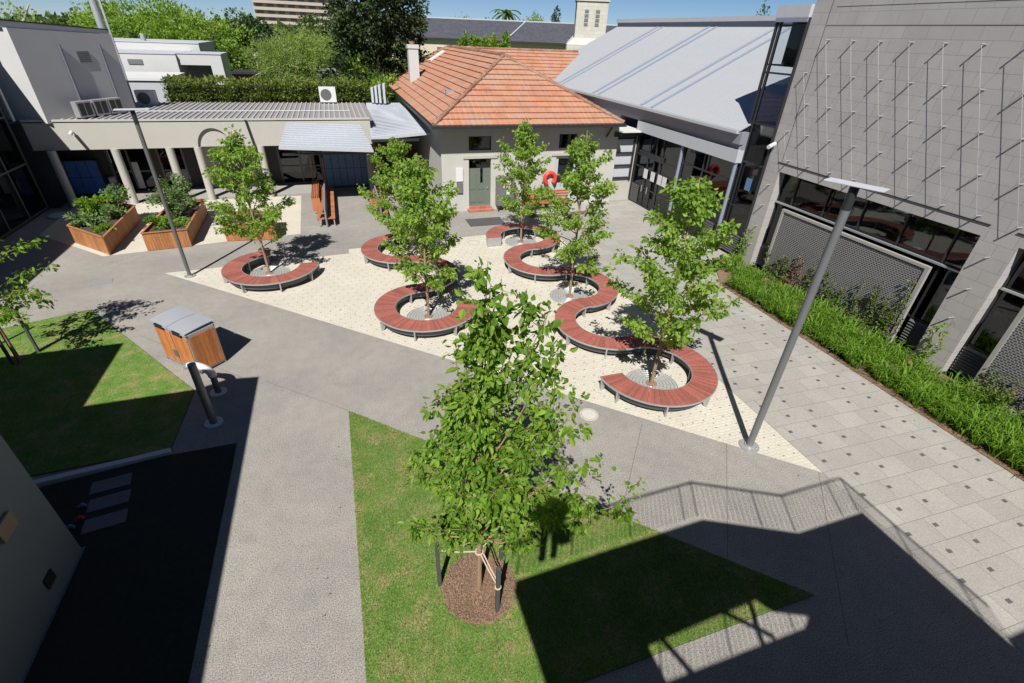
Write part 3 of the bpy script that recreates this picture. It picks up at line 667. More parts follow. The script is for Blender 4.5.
def post_plate(x, y, name, label, cat):
    t = thing(name, (x, y, 0), label, cat); b = MB(); b.cyl(x, y, 0, .025, .22, 32)
    for k in range(6): b.cyl(x + .17 * math.cos(k * 1.047), y + .17 * math.sin(k * 1.047), .025, .04, .015, 6)
    b.build('base_plate', 'white', t); return t
t = post_plate(-4.2, 11.6, 'bollard', 'dark straight cylindrical bollard on a round steel plate before the bin', 'bollard')
b = MB(); b.cyl(-4.2, 11.6, .02, 1.9, .095, 24); b.cyl(-4.2, 11.6, 1.9, 1.905, .088, 24, 1); b.build('post', ['grey_metal', 'blue_steel'], t)
t = post_plate(-4.3, 12.98, 'drinking_fountain', 'steel drinking fountain with an arched arm beside the timber bin', 'drinking fountain')
b = MB(); b.cyl(-4.3, 12.98, .02, .62, .085, 24); b.build('post', 'mid_metal', t)
b = MB(); pa = []
for i in range(12):
    a = math.pi * .62 * i / 11; pa.append((-4.3 - .45 * (1 - math.cos(a)) * .9, 12.98 + .15 * (1 - math.cos(a)), .58 + .34 * math.sin(a)))
b.tube(pa, [.115 - .002 * i for i in range(12)], 14); b.build('arched_arm', 'white', t)
b = MB(); x, y, z = pa[-1]; b.cyl(x, y, z - .05, z + .03, .13, 20); b.build('bowl', 'galv', t)

# =================================================================== PLANTERS
def planter(poly, z, label):
    cxx = sum(p[0] for p in poly) / len(poly); cyy = sum(p[1] for p in poly) / len(poly)
    t = thing('timber_planter', (cxx, cyy, 0), label, 'planter', 'timber planter boxes before the colonnade')
    b = MB(); n = len(poly)
    for i in range(n):
        a, c = Vector(poly[i]), Vector(poly[(i + 1) % n]); L = (c - a).length; k = max(2, int(L / .11)); d = (c - a) / k; nn = Vector((d.y, -d.x)).normalized() * .03
        for j in range(k):
            p, q_ = a + d * (j + .03), a + d * (j + .97); b.prism([tuple(p + nn * .0), tuple(q_ + nn * 0), tuple(q_ - nn), tuple(p - nn)], .02, z - .03)
    b.build('boards', 'planter_wood', t)
    b = MB()
    for i in range(n):
        a, c = Vector((*poly[i], z - .012)), Vector((*poly[(i + 1) % n], z - .012)); b.bar(a, c, .09, .03)
    b.build('top_rail', 'planter_wood', t)
    b = MB(); b.prism([(cxx + (x - cxx) * .97, cyy + (y - cyy) * .97) for x, y in poly], .03, z - .12); b.build('soil', 'soil', t)
    return t
planter([(-12.42, 26.85), (-10.45, 24.85), (-10.5, 29.6), (-12.2, 30.9)], .86, 'leftmost timber planter box, filled with vegetable plants')
planter([(-9.05, 25.05), (-7.31, 25.25), (-7.45, 30.2), (-8.9, 30.0)], .86, 'timber planter box in the middle, filled with tall herbs')
planter([(-5.87, 25.6), (-3.6, 25.35), (-3.7, 27.3), (-5.8, 27.5)], .86, 'timber planter box half hidden behind the leftmost courtyard tree')
def bush(x, y, z, r, h, label, m, seed, n=420, leaf=.16, cat='plant', name='leafy_plant', group=None, droop=.1, wr=.6):
    rg = np.random.default_rng(seed); t = thing(name, (x, y, z), label, cat, group)
    k = 14; C_ = rg.normal(0, .42, (k, 3)); C_[:, 2] = np.abs(rg.uniform(.15, .9, k)); 
    P = C_[rg.integers(0, k, n)] * [r, r, h] + rg.normal(0, .15, (n, 3)) * [r, r, h * .6]; P[:, 2] = np.clip(P[:, 2], .02, None)
    D = P * [1 / r, 1 / r, .6 / h]; P = P + [x, y, z]
    leaves_mesh('leaves', P, D, leaf, m, t, seed, droop=droop, wr=wr)
    st = MB()
    for i in range(5):
        c = C_[i] * [r, r, h]; st.tube([(x, y, z), (x + c[0] * .5, y + c[1] * .5, z + c[2] * .6), (x + c[0], y + c[1], z + c[2])], [.014, .01, .006], 5)
    st.build('stems', 'creeper', t); return t
VG = 'vegetable plants in the leftmost planter'
for i, (x, y, r, h, m, lab, lf) in enumerate([(-11.8, 27.1, .55, .5, 'kale', 'low blue-green leafy vegetable at the near left of the leftmost planter', .2), (-11.9, 28.5, .65, .85, 'leaf', 'broad dark leafy vegetable at the left side of the leftmost planter', .2),
        (-11.1, 27.9, .5, .6, 'kale', 'curly vegetable in the middle of the leftmost planter', .16), (-10.95, 26.3, .4, .22, 'leaf_b', 'low pale green seedlings at the near corner of the leftmost planter', .13),
        (-11.2, 29.4, .62, 1.1, 'kale', 'tall feathery vegetable at the far end of the leftmost planter', .14)]):
    bush(x + .12, y, .74, r, h, lab, m, 40 + i, 800, lf, group=VG)
for i, (x, y, r, h, m, lab, lf) in enumerate([(-8.55, 26.1, .5, .5, 'leaf', 'green leafy herb at the near left corner of the middle planter', .16), (-8.2, 27.6, .75, 1.35, 'kale', 'tall pale feathery herb in the middle planter, nearest of the tall ones', .12),
        (-8.2, 29.0, .8, 1.6, 'kale', 'tall pale feathery herb in the middle planter, farthest back', .12), (-7.75, 26.2, .3, .25, 'leaf_b', 'low herb at the near right corner of the middle planter', .12)]):
    bush(x, y, .74, r, h, lab, m, 60 + i, 2000 if h > 1 else 600, lf, group='herbs in the middle planter')
bush(-4.8, 26.4, .8, .7, .5, 'low leafy plants in the planter behind the leftmost courtyard tree', 'leaf', 71, 400, .14)

# =================================================================== HOUSE
hs = thing('brick_house', (10.5, 38, 0), 'low grey rendered house with an orange terracotta tiled hip roof and a green door', 'house')
b = MB()
# front wall y=28 with openings: (x0,x1,z0,z1)
def wall_y(b, y, x0, x1, z0, z1, holes, th=.25, mi=0):
    xs = sorted({x0, x1, *[h[0] for h in holes], *[h[1] for h in holes]}); zs = sorted({z0, z1, *[h[2] for h in holes], *[h[3] for h in holes]})
    for i in range(len(xs) - 1):
        for j in range(len(zs) - 1):
            cx_, cz_ = (xs[i] + xs[i + 1]) / 2, (zs[j] + zs[j + 1]) / 2
            if any(h[0] < cx_ < h[1] and h[2] < cz_ < h[3] for h in holes): continue
            b.face([(xs[i], y, zs[j]), (xs[i + 1], y, zs[j]), (xs[i + 1], y, zs[j + 1]), (xs[i], y, zs[j + 1])], mi)
    for h in holes:
        b.face([(h[0], y, h[2]), (h[0], y + th, h[2]), (h[0], y + th, h[3]), (h[0], y, h[3])], mi); b.face([(h[1], y, h[2]), (h[1], y, h[3]), (h[1], y + th, h[3]), (h[1], y + th, h[2])], mi)
        b.face([(h[0], y, h[3]), (h[0], y + th, h[3]), (h[1], y + th, h[3]), (h[1], y, h[3])], mi); b.face([(h[0], y, h[2]), (h[1], y, h[2]), (h[1], y + th, h[2]), (h[0], y + th, h[2])], mi)
def wall_x(b, x, y0, y1, z0, z1, holes, th=.25, mi=0):
    """wall facing -x, openings run back towards +x"""
    ys = sorted({y0, y1, *[h[0] for h in holes], *[h[1] for h in holes]}); zs = sorted({z0, z1, *[h[2] for h in holes], *[h[3] for h in holes]})
    for i in range(len(ys) - 1):
        for j in range(len(zs) - 1):
            cy_, cz_ = (ys[i] + ys[i + 1]) / 2, (zs[j] + zs[j + 1]) / 2
            if any(h[0] < cy_ < h[1] and h[2] < cz_ < h[3] for h in holes): continue
            b.face([(x, ys[i + 1], zs[j]), (x, ys[i], zs[j]), (x, ys[i], zs[j + 1]), (x, ys[i + 1], zs[j + 1])], mi)
    for h in holes:
        b.face([(x, h[0], h[2]), (x, h[0], h[3]), (x + th, h[0], h[3]), (x + th, h[0], h[2])], mi); b.face([(x, h[1], h[2]), (x + th, h[1], h[2]), (x + th, h[1], h[3]), (x, h[1], h[3])], mi)
        b.face([(x, h[0], h[3]), (x, h[1], h[3]), (x + th, h[1], h[3]), (x + th, h[0], h[3])], mi); b.face([(x, h[0], h[2]), (x + th, h[0], h[2]), (x + th, h[1], h[2]), (x, h[1], h[2])], mi)
HOLES = [(6.82, 8.14, .28, 2.98), (6.82, 8.14, 3.42, 4.16), (12.3, 13.45, 3.42, 4.2), (12.2, 13.6, .3, 3.0), (9.7, 10.7, 3.42, 4.16)]
wall_y(b, 28, 5.25, 16.2, 0, 3.2, [h for h in HOLES if h[3] < 3.1]); wall_y(b, 28, 5.25, 16.2, 3.2, 4.9, [h for h in HOLES if h[3] > 3.1], mi=1)
b.face([(5.25, 28, 0), (5.25, 55, 0), (5.25, 55, 4.9), (5.25, 28, 4.9)]); b.face([(16.2, 28, 0), (16.2, 55, 0), (16.2, 55, 4.9), (16.2, 28, 4.9)]); b.face([(5.25, 55, 0), (16.2, 55, 0), (16.2, 55, 4.9), (5.25, 55, 4.9)])
b.build('wall', ['house_wall', 'cream_wall'], hs)
b = MB(); 
b.box(6.5, 8.5, 27.94, 28.0, 2.98, 3.14); b.box(11.9, 13.9, 27.94, 28, 3.0, 3.14); b.build('lintel', 'cream_wall', hs)
d = MB(); d.box(6.84, 8.12, 28.12, 28.17, .28, 2.98); dr = d.build('door', 'door_green', hs)
d = MB()
for x0 in (6.9, 7.38): d.box(x0, x0 + .36, 28.1, 28.125, .45, 1.1); d.box(x0, x0 + .36, 28.1, 28.125, 1.2, 2.1)
d.build('door_panel', 'door_green', dr); d = MB(); d.box(7.52, 7.66, 28.09, 28.13, 1.6, 2.7); d.box(6.84, 8.12, 28.095, 28.118, 2.45, 2.98); d.build('door_glass', 'glass', dr)
d = MB(); d.cyl(7.95, 28.08, 1.25, 1.33, .04, 12); d.build('door_handle', 'galv', dr)
b = MB(); b.box(6.7, 8.25, 27.6, 28.02, 0, .14); b.box(6.82, 8.14, 27.85, 28.1, .14, .28); b.build('door_step', 'brick_step', hs, bevel=.01)
for h in (HOLES[1], HOLES[2], HOLES[4]):
    wn = MB(); x0, x1, z0, z1 = h; f = .06
    wn.box(x0, x1, 28.1, 28.16, z0, z0 + f); wn.box(x0, x1, 28.1, 28.16, z1 - f, z1); wn.box(x0, x0 + f, 28.1, 28.16, z0 + f, z1 - f); wn.box(x1 - f, x1, 28.1, 28.16, z0 + f, z1 - f)
    wo = wn.build('window', 'dark_metal', hs); g = MB(); g.box(x0 + f, x1 - f, 28.13, 28.14, z0 + f, z1 - f); g.build('pane', 'glass', wo); g = MB(); g.box(x0 + .02, x1 - .02, 28.3, 28.32, z0, z1); g.build('dark_backing', 'black', wo)  # black sheet behind the pane takes the place of the unlit room
d = MB(); d.box(12.22, 13.58, 28.1, 28.15, .3, 3.0); dr = d.build('door', 'pale_grey', hs); tag(dr, 'pale grey-green side door'); d = MB(); d.box(12.4, 13.4, 28.08, 28.105, 1.4, 2.8); d.build('door_glass', 'glass', dr)
# hip roof, stepped tile courses
def tiled(b, e0, e1, t0, t1, n=13, lip=.07):
    e0, e1, t0, t1 = map(Vector, (e0, e1, t0, t1)); nm = (e1 - e0).cross((t0 + t1) / 2 - (e0 + e1) / 2).normalized()
    if nm.z < 0: nm = -nm
    S = ((t0 + t1) / 2 - (e0 + e1) / 2).length; ud = (e1 - e0).normalized()
    for k in range(n):
        f0, f1 = k / n, (k + 1) / n; a, b_ = e0.lerp(t0, f0), e1.lerp(t1, f0); c, d_ = e1.lerp(t1, f1), e0.lerp(t0, f1)
        U = lambda p: (p - e0).dot(ud)
        v0 = k * .5 + .02; v1 = (k + 1) * .5 - .02
        b.face([a + nm * lip, b_ + nm * lip, c, d_], 0, [(U(a), v0), (U(b_), v0), (U(c), v1), (U(d_), v1)])
        b.face([a, b_, b_ + nm * lip, a + nm * lip], 0, [(U(a), v0), (U(b_), v0), (U(b_), v0), (U(a), v0)])
xL, xR, yF, yB, zE = 4.74, 15.9, 27.05, 55.5, 4.85; xm = (xL + xR) / 2; zR = 7.92; hip = 5.9
rf = MB()
tiled(rf, (xL, yF, zE), (xR, yF, zE), (xm, yF + hip, zR), (xm, yF + hip, zR)); tiled(rf, (xL, yB, zE), (xL, yF, zE), (xm, yB - hip, zR), (xm, yF + hip, zR))
tiled(rf, (xR, yF, zE), (xR, yB, zE), (xm, yF + hip, zR), (xm, yB - hip, zR)); tiled(rf, (xR, yB, zE), (xL, yB, zE), (xm, yB - hip, zR), (xm, yB - hip, zR))
WG = 46.5
tiled(rf, (xm, WG - 5.6, zE), (21.5, WG - 5.6, zE), (xm, WG, zR), (21.5, WG, zR)); tiled(rf, (21.5, WG + 5.6, zE), (xm, WG + 5.6, zE), (21.5, WG, zR), (xm, WG, zR))
roof = rf.build('roof', 'tiles', hs)
rc = MB()
def cap(a, b_):
    a, b_ = Vector(a), Vector(b_); n = int((b_ - a).length / .42)
    for i in range(n): p, q_ = a.lerp(b_, i / n), a.lerp(b_, (i + 1.08) / n); rc.tube([p + Vector((0, 0, .02)), q_ + Vector((0, 0, .02))], [.13, .1], 8)
cap((xL, yF, zE + .05), (xm, yF + hip, zR)); cap((xR, yF, zE + .05), (xm, yF + hip, zR)); cap((xm, yF + hip, zR), (xm, yB - hip, zR)); cap((xL, yB, zE + .05), (xm, yB - hip, zR)); cap((xm, WG, zR), (21.5, WG, zR))
rc.build('ridge_tiles', 'tiles', roof)
g = MB(); g.box(xL - .12, xR + .12, yF - .14, yF + .02, zE - .14, zE + .0); g.box(xL - .14, xL, yF, yB, zE - .14, zE); g.box(xR, xR + .14, yF, yB, zE - .14, zE); g.box(xL, xR, yF + .02, 28, zE - .12, zE - .08); g.box(xL, 5.25, 28, yB, zE - .12, zE - .08)
g.build('gutter', 'dark_metal', hs)
br_ = MB()
for k in range(3): br_.bar((15.4, 27.95, 4.0), (15.4, 27.3, 4.72), .1)
br_.build('eave_bracket', 'cream_wall', hs)
for x in (9.0, 9.75): l = MB(); l.tube([(x, 27.9, 4.72), (x, 27.75, 4.62)], [.05, .09], 12); l.build('floodlight', 'white', hs)
cm = MB(); cm.box(5.9, 6.65, 43.2, 43.95, 4.9, 7.85); cm.box(5.84, 6.71, 43.14, 44.01, 7.85, 8.1); cm.cyl(6.27, 43.55, 8.1, 8.3, .2, 12, 1); cm.build('chimney', ['white_wall', 'tiles'], roof)
sk = MB(); a = Vector((8.2, 47.9, 0)); nz = lambda x: zE + (x - xL) * (zR - zE) / (xm - xL)
sk.bar((8.2, 47.4, nz(8.2) + .14), (9.5, 47.7, nz(9.5) + .14), .55, .1); sk.build('skylight', 'white', roof)
sk = MB(); sk.box(6.4, 6.9, 31.7, 32.1, nz(6.6) - .05, nz(6.6) + .22); sk.build('roof_vent', 'galv', roof)
b = MB(); b.box(6.05, 6.45, 27.93, 27.99, 1.75, 2.5); tag(b.build('notice_board', 'paper', loc=(6.2, 27.96, 2.1)), 'white notice fixed to the house wall left of the green door', 'notice')
b = MB(); b.box(6.08, 6.42, 27.9, 27.99, 1.1, 1.7); tag(b.build('meter_box', 'grey_metal', loc=(6.2, 27.95, 1.3)), 'small grey meter box under the white notice by the green door', 'meter box')
cb = thing('metal_cabinet', (8.95, 27.7, 0), 'grey metal cabinet with a pink notice, right of the green door', 'cabinet')
b = MB(); b.box(8.42, 9.45, 27.45, 27.97, .35, 1.95); b.build('body', 'grey_metal', cb, bevel=.01)
for x in (8.47, 9.34):
    b = MB(); b.box(x, x + .06, 27.5, 27.56, 0, .35); b.build('leg', 'dark_metal', cb)
b = MB(); b.box(8.75, 9.2, 27.435, 27.448, 1.4, 1.8); b.build('notice', 'pink', cb); b = MB(); b.box(8.95, 9.2, 27.435, 27.448, 1.0, 1.35); b.build('notice', 'paper', cb)
b = MB(); n = 28
b.tube([(11.85 + .33 * math.cos(a), 27.9, 1.7 + .33 * math.sin(a)) for a in [R(-50) + i * R(290) / n for i in range(n + 1)]], .13, 10); tag(b.build('life_ring', 'red', loc=(11.75, 27.9, 1.75)), 'red ring with a gap mounted on the house wall', 'ring')
ob = thing('orange_seat', (11.6, 27.2, 0), 'orange slatted bench against the house wall, half hidden by the trees', 'bench')
b = MB()
for k in range(5): b.box(9.9, 13.0, 26.85 + k * .13, 26.95 + k * .13, .5, .54)
b.build('seat', 'orange', ob); b = MB()
for k in range(3): b.box(9.9, 13.0, 27.55, 27.59, .65 + k * .16, .77 + k * .16)
b.build('backrest', 'orange', ob)
for x in (10.1, 11.4, 12.7):
    b = MB(); b.box(x, x + .08, 26.9, 27.5, .0, .5); b.build('leg', 'dark_metal', ob)
b = MB()
for k in range(22): b.box(9.9 + k * .145, 9.9 + k * .145 + .07, 26.6, 26.66, .02, .24)
b.box(9.85, 13.1, 26.58, 26.68, 0, .03); tag(b.build('boot_rack', 'cream_wall', loc=(11.5, 26.6, 0)), 'low pale barred rack on the ground before the orange bench', 'rack')
b = MB(); b.box(6.2, 8.25, 25.2, 26.45, .0, .022); tag(b.build('door_mat', 'mat', loc=(7.2, 25.8, 0)), 'dark rectangular door mat before the green door', 'mat')
b = MB(); b.box(10.0, 14.2, 25.9, 26.5, .0, .022); tag(b.build('floor_mat', 'mat', loc=(12, 26.2, 0)), 'long dark mat on the paving before the orange bench', 'mat')
bush(5.75, 27.6, 0, .35, .6, 'small weedy shrub at the house wall left of the green door', 'leaf', 88, 120, .1)
# link between house and glass hall
lk = thing('link_building', (17, 29, 0), 'low connecting wing with white blinds between the tiled house and glass hall', 'building')
b = MB(); wall_y(b, 28.3, 16.2, 17.75, 0, 4.0, [(16.3, 17.5, 1.45, 3.7)], .1); b.build('wall', 'cream_wall', lk)
b = MB(); b.box(15.9, 17.9, 27.9, 34, 4.0, 4.25); b.box(16.3, 17.8, 27.7, 34, 4.25, 4.33, 1); b.build('roof', ['dark_metal', 'white'], lk)
wn = MB()
for x in (16.2, 17.5): wn.box(x, x + .12, 28.2, 28.28, 1.3, 4.0)
for z in (1.4, 2.2, 2.95, 3.8): wn.box(16.2, 17.62, 28.19, 28.27, z, z + .09)
wo = wn.build('window', 'dark_metal', lk); g = MB(); g.box(16.3, 17.5, 28.34, 28.36, 1.5, 3.8); g.build('blind', 'pale_grey', wo)

# =================================================================== GLASS HALL
gh = thing('glass_hall', (18, 24, 0), 'glazed hall with a big pale metal roof and lavender grey fascia', 'building')
def gridwin(parent, x, y0, y1, z0, z1, ycuts, zcuts, th=.07, glass='glass', name='window', inner=True):
    b = MB()
    for y in [y0, *ycuts, y1]: b.box(x - .03, x + .07, y - th / 2, y + th / 2, z0, z1)
    for z in [z0, *zcuts, z1]: b.box(x - .02, x + .06, y0 + th / 2, y1 - th / 2, z - th / 2, z + th / 2)
    o = b.build(name, 'dark_metal', parent); g = MB(); g.box(x + .03, x + .04, y0, y1, z0, z1); g.build('pane', glass, o); return o
gridwin(gh, 17.8, 23.75, 28.2, 0.05, 4.28, [25.4, 26.1, 26.8], [1.15, 2.3, 3.0])
gridwin(gh, 17.8, 19.5, 23.45, 0.05, 4.28, [21.7], [1.15, 2.2, 2.6, 3.4])
b = MB(); b.box(17.72, 17.86, 25.2, 27.8, 2.95, 3.25); b.build('door_header', 'dark_metal', gh)
for y in (27.3, 19.85):
    b = MB()
    for k in range(9): b.box(17.74, 17.8, y, y + .8, .12 + k * .12, .2 + k * .12)
    b.build('louvre', 'mid_metal', gh)
for y in (26.9, 26.3): b = MB(); b.box(17.735, 17.765, y, y + .05, .9, 1.3); b.build('door_handle', 'galv', gh)
for y in (26.55, 25.75, 25.0, 24.5): b = MB(); b.box(17.75, 17.762, y, y + .42, 1.75, 2.3); b.build('poster', 'paper', gh)
for y in (23.6, 19.38): b = MB(); b.cyl(17.72, y, 0, 4.6 if y > 20 else 5.6, .09, 16); b.build('column', 'blue_steel', gh)
b = MB(); b.box(17.55, 17.9, 19.25, 28.25, 4.28, 4.85, 0); b.box(17.7, 17.9, 19.25, 31, 4.85, 5.1, 1); b.box(17.5, 17.9, 19.25, 47.8, 5.1, 5.62, 1); b.box(17.9, 18.0, 31, 47.8, 0, 5.6, 1); b.build('fascia', ['pale_grey', 'fascia'], gh)
b = MB(); b.box(17.3, 17.5, 19.4, 48, 5.55, 5.68); b.build('gutter', 'pale_grey', gh)
b = MB()
rz_ = lambda x: 6.0 + .5 * (x - 18)
def slab_x(mb, x0, x1, y0, y1, f, th=.06, mi=0, up=0.):
    mb.mesh([(x0, y0, f(x0) + up - th), (x1, y0, f(x1) + up - th), (x1, y1, f(x1) + up - th), (x0, y1, f(x0) + up - th), (x0, y0, f(x0) + up), (x1, y0, f(x1) + up), (x1, y1, f(x1) + up), (x0, y1, f(x0) + up)],
            [(3, 2, 1, 0), (4, 5, 6, 7), (0, 1, 5, 4), (1, 2, 6, 5), (2, 3, 7, 6), (3, 0, 4, 7)], mi)
XR = 26.1; slab_x(b, 17.4, XR, 19.35, 48, rz_); slab_x(b, 18.15, XR, 17.85, 19.35, rz_)
y = 17.95
while y < 48:
    b.face([(17.4 if y > 19.4 else 18.2, y - .03, rz_(17.4 if y > 19.4 else 18.2) + .002), (XR, y - .03, rz_(XR) + .002), (XR, y, rz_(XR) + .014), (17.4 if y > 19.4 else 18.2, y, rz_(17.4 if y > 19.4 else 18.2) + .014)])
    b.face([(17.4 if y > 19.4 else 18.2, y, rz_(17.4 if y > 19.4 else 18.2) + .014), (XR, y, rz_(XR) + .014), (XR, y + .03, rz_(XR) + .002), (17.4 if y > 19.4 else 18.2, y + .03, rz_(17.4 if y > 19.4 else 18.2) + .002)])
    y += .25
for y in (41.1, 40.3, 34.5, 33.7, 28.0, 26.9): slab_x(b, 17.45, XR - .1, y - .12, y + .12, rz_, .02, 1, .045)
rfo = b.build('roof', ['roof_sheet', 'roof_lap'], gh)
b = MB(); b.box(26.0, 27.0, 17.9, 48, 9.3, 10.3, 0); b.box(25.85, 27.1, 17.9, 48, 10.3, 10.58, 1); b.build('ridge_parapet', ['blue_steel', 'pale_grey'], rfo)
b = MB(); b.box(18.6, 30, 19.7, 31, -.02, .01); b.box(29.9, 30, 19.7, 31, 0, 6); b.box(18, 30, 31, 31.1, 0, 5.8); b.box(18, 30, 17.86, 17.9, 0, 6); b.build('interior', 'interior', gh)
for y in (24.8, 21.2):
    f = thing('indoor_table', (20.5, y, 0), 'orange table inside the glass hall behind the %s glazing' % ('far' if y > 22 else 'near'), 'table'); b = MB(); b.box(19.6, 21.4, y - .5, y + .5, .72, .77); b.build('table_top', 'orange', f)
    for dx in (-.8, .8):
        for dy in (-.4, .4): b = MB(); b.box(20.5 + dx, 20.56 + dx, y + dy, y + dy + .06, 0, .72); b.build('leg', 'dark_metal', f)
# glazed tower between hall and block building
gt = thing('glazed_tower', (18, 18.6, 0), 'tall narrow glazed entrance bay wedged between the metal roof and block wall', 'entrance bay')
b = MB()
for y in (19.42, 19.2): b.box(17.9, 18.02, y, y + .07, 0, 10.0)
b.box(17.9, 18.02, 17.82, 17.88, 0, 10.0)
for z in (.15, 2.3, 4.35, 6.0, 8.0, 9.7): b.box(17.92, 18.0, 17.88, 19.42, z, z + .07)
b.build('frame', 'dark_metal', gt)
b = MB(); b.box(17.955, 17.965, 17.88, 19.2, .1, 4.35); b.build('pane', 'glass', gt); b = MB(); b.box(17.955, 17.965, 17.88, 19.2, 4.4, 9.75); b.build('pane', 'clear_glass', gt)
b = MB(); b.box(17.85, 20.5, 17.83, 19.55, 10.0, 10.42); b.box(17.85, 20.5, 17.83, 19.5, 9.85, 10.0, 1); b.build('cap', ['pale_grey', 'blue_steel'], gt)
b = MB()
for k in range(9): b.box(17.88, 17.93, 18.0, 19.15, .15 + k * .11, .22 + k * .11)
b.build('louvre', 'mid_metal', gt)
b = MB(); b.box(17.93, 17.945, 18.3, 18.65, 3.2, 3.75); b.build('poster', 'blue_locker', gt)
b = MB(); b.box(18.7, 18.8, 17.86, 19.4, 8.35, 9.85); b.box(18.0, 18.7, 17.86, 19.4, 8.3, 8.36, 0); b.build('dark_back', 'black', gt)  # black boxes stand in for dark interior and reflection in the upper glass

# =================================================================== BLOCK BUILDING
bb = thing('block_building', (18, 8, 0), 'large grey blockwork building with recessed windows and small projecting steel spikes', 'building')
b = MB(); TOP = 12.6
BAYS = [(8.9, 17.0), (-.2, 7.9), (-9.3, -1.2)]
wall_x(b, 18, -12, 17.8, 0, TOP, [(y0, y1, 0, 4.4) for y0, y1 in BAYS], .55)
b.face([(18, 17.8, 0), (18, 17.8, TOP), (34, 17.8, TOP), (34, 17.8, 0)]); b.face([(18, -12, TOP), (34, -12, TOP), (34, 17.8, TOP), (18, 17.8, TOP)]); b.face([(18, -12, 0), (34, -12, 0), (34, -12, TOP), (18, -12, TOP)]); b.face([(34, -12, 0), (34, 17.8, 0), (34, 17.8, TOP), (34, -12, TOP)])
b.build('wall', 'block', bb)
jt = MB()
for y0, y1 in BAYS: jt.box(17.975, 17.999, y0 - .1, y1 + .2, 4.74, 4.775)
jt.box(17.997, 18.0, 17.02, 17.04, 4.8, TOP); jt.box(17.996, 18.0, -12, 17.0, 9.72, 9.735); jt.box(17.996, 18.0, -12, 16.8, 10.3, 10.315); jt.box(17.996, 18.0, -12, 16.8, 11.4, 11.415)
jt.build('shadow_joint', 'dark_metal', bb)
for bi, (y0, y1) in enumerate(BAYS[:2]):
    w_ = MB(); x = 18.4
    cuts = [y0 + .8 + (y1 - y0 - 1.6) * k / 4 for k in range(5)]
    for y in [y0 + .03, *cuts, y1 - .03]: w_.box(x - .04, x + .06, y - .025, y + .025, .1, 4.4)
    for z in (.12, 1.1, 3.1, 4.36): w_.box(x - .03, x + .05, y0 + .05, y1 - .05, z - .025, z + .025)
    wo = w_.build('window', 'dark_metal', bb); g = MB(); g.box(x + .02, x + .03, y0, y1, .1, 4.4); g.build('pane', 'glass', wo)
    for ya in (y0 + .05, y1 - .78):
        l = MB()
        for k in range(9): l.mesh([(x - .12, ya, .14 + k * .105), (x - .12, ya + .73, .14 + k * .105), (x - .04, ya + .73, .2 + k * .105), (x - .04, ya, .2 + k * .105)], [(0, 1, 2, 3)])
        l.build('louvre', 'mid_metal', wo)
    l = MB(); l.box(x - .12, x - .02, y0 + .05, y1 - .05, 3.07, 3.13); l.build('sill', 'galv', wo)
    # woven screen on a pale frame
    s0, s1 = y0 + .76, y1 - .92
    f = MB(); f.box(17.86, 17.98, s0, s1, 2.95, 3.05); f.box(17.86, 17.98, s0, s0 + .12, .05, 2.95); f.box(17.86, 17.98, s1 - .12, s1, .05, 2.95); f.box(17.86, 17.98, s0 + .12, s1 - .12, .05, .15)
    fo = f.build('screen', 'slab', bb); p = MB(); p.box(17.9, 17.93, s0 + .12, s1 - .12, .15, 2.95); p.build('woven_panel', 'perf', fo)
b = MB(); b.box(18.7, 26, -9, 17.6, -.02, .0); b.box(18.7, 26, -9, 17.6, 4.5, 4.52); b.box(26, 26.1, -9, 17.6, 0, 4.5)
for y in (2, 6, 11, 14.5): b.box(20, 21.5, y, y + 1.6, 0, 1.0)
b.build('interior', 'interior', bb)
# spikes and wires
sp = MB(); sp.tube([(0, 0, 0), (-.22, 0, 0)], .024, 8); sp.cyl(-.0, 0, -.0, .0, .0, 3); sp.tube([(-.005, 0, 0), (.0, 0, 0)], .05, 8)
SP = []
for k, z in enumerate((9.27, 8.16, 7.09, 6.0, 4.93)):
    for i in range(14):
        y = 16.63 - .52 * k - 1.075 * i
        if k >= 1 and i == 0: SP.append((y + 1.08, z))
        if k == 3 and i == 0: SP.append((y + 2.12, z))
        if k == 4 and i == 0: SP.append((y + 2.1, z))
        SP.append((y, z))
for z in (3.9, 2.86, 1.84, .8): SP += [(8.42, z)]
for z in (3.77, 2.86, 1.87, 1.0): SP += [(17.3, z)]
spm = None
for y, z in SP:
    if y < 4 or y > 17.7: continue
    if spm is None: spm = sp.build('wall_spike', 'galv', bb, loc=(18, y, z), local=True)
    else:
        o = spm.copy(); col.objects.link(o); o.location = Vector((18, y, z)) - ORG[bb.name]
wr_ = MB(); ok = lambda y: 4 < y < 17.7
for k in range(4):
    z0, z1 = (9.27, 8.16, 7.09, 6.0, 4.93)[k:k + 2]
    for i in range(-2, 14):
        y = 16.63 - .52 * k - 1.075 * i
        if not ok(y) or y > 17.3: continue
        wr_.tube([(17.81, y, z0), (17.81, y - .52, z1)], .0052, 4, cap=False)
        if y + .555 < 17.4: wr_.tube([(17.82, y, z0), (17.82, y + .555, z1)], .0022, 4, cap=False)
wr_.build('tension_wires', 'galv', bb)
def cctv(loc, d, label):
    t = thing('security_camera', loc, label, 'security camera'); x, y, z = loc; d = Vector(d).normalized()
    b = MB(); b.bar((x, y, z), (x + d.x * .12, y + d.y * .12, z), .05); b.build('bracket', 'galv', t)
    b = MB(); b.tube([Vector((x, y, z - .02)) + d * .1, Vector((x, y, z - .12)) + d * .55], .085, 14); b.build('housing', 'white', t)
cctv((18, 17.65, 5.45), (-.9, -.3, 0), 'white security camera on the corner of the block wall by the glazed bay')
cctv((-13.2, 32.95, 3.9), (.1, -1, 0), 'white security camera on the colonnade fascia near its left end')
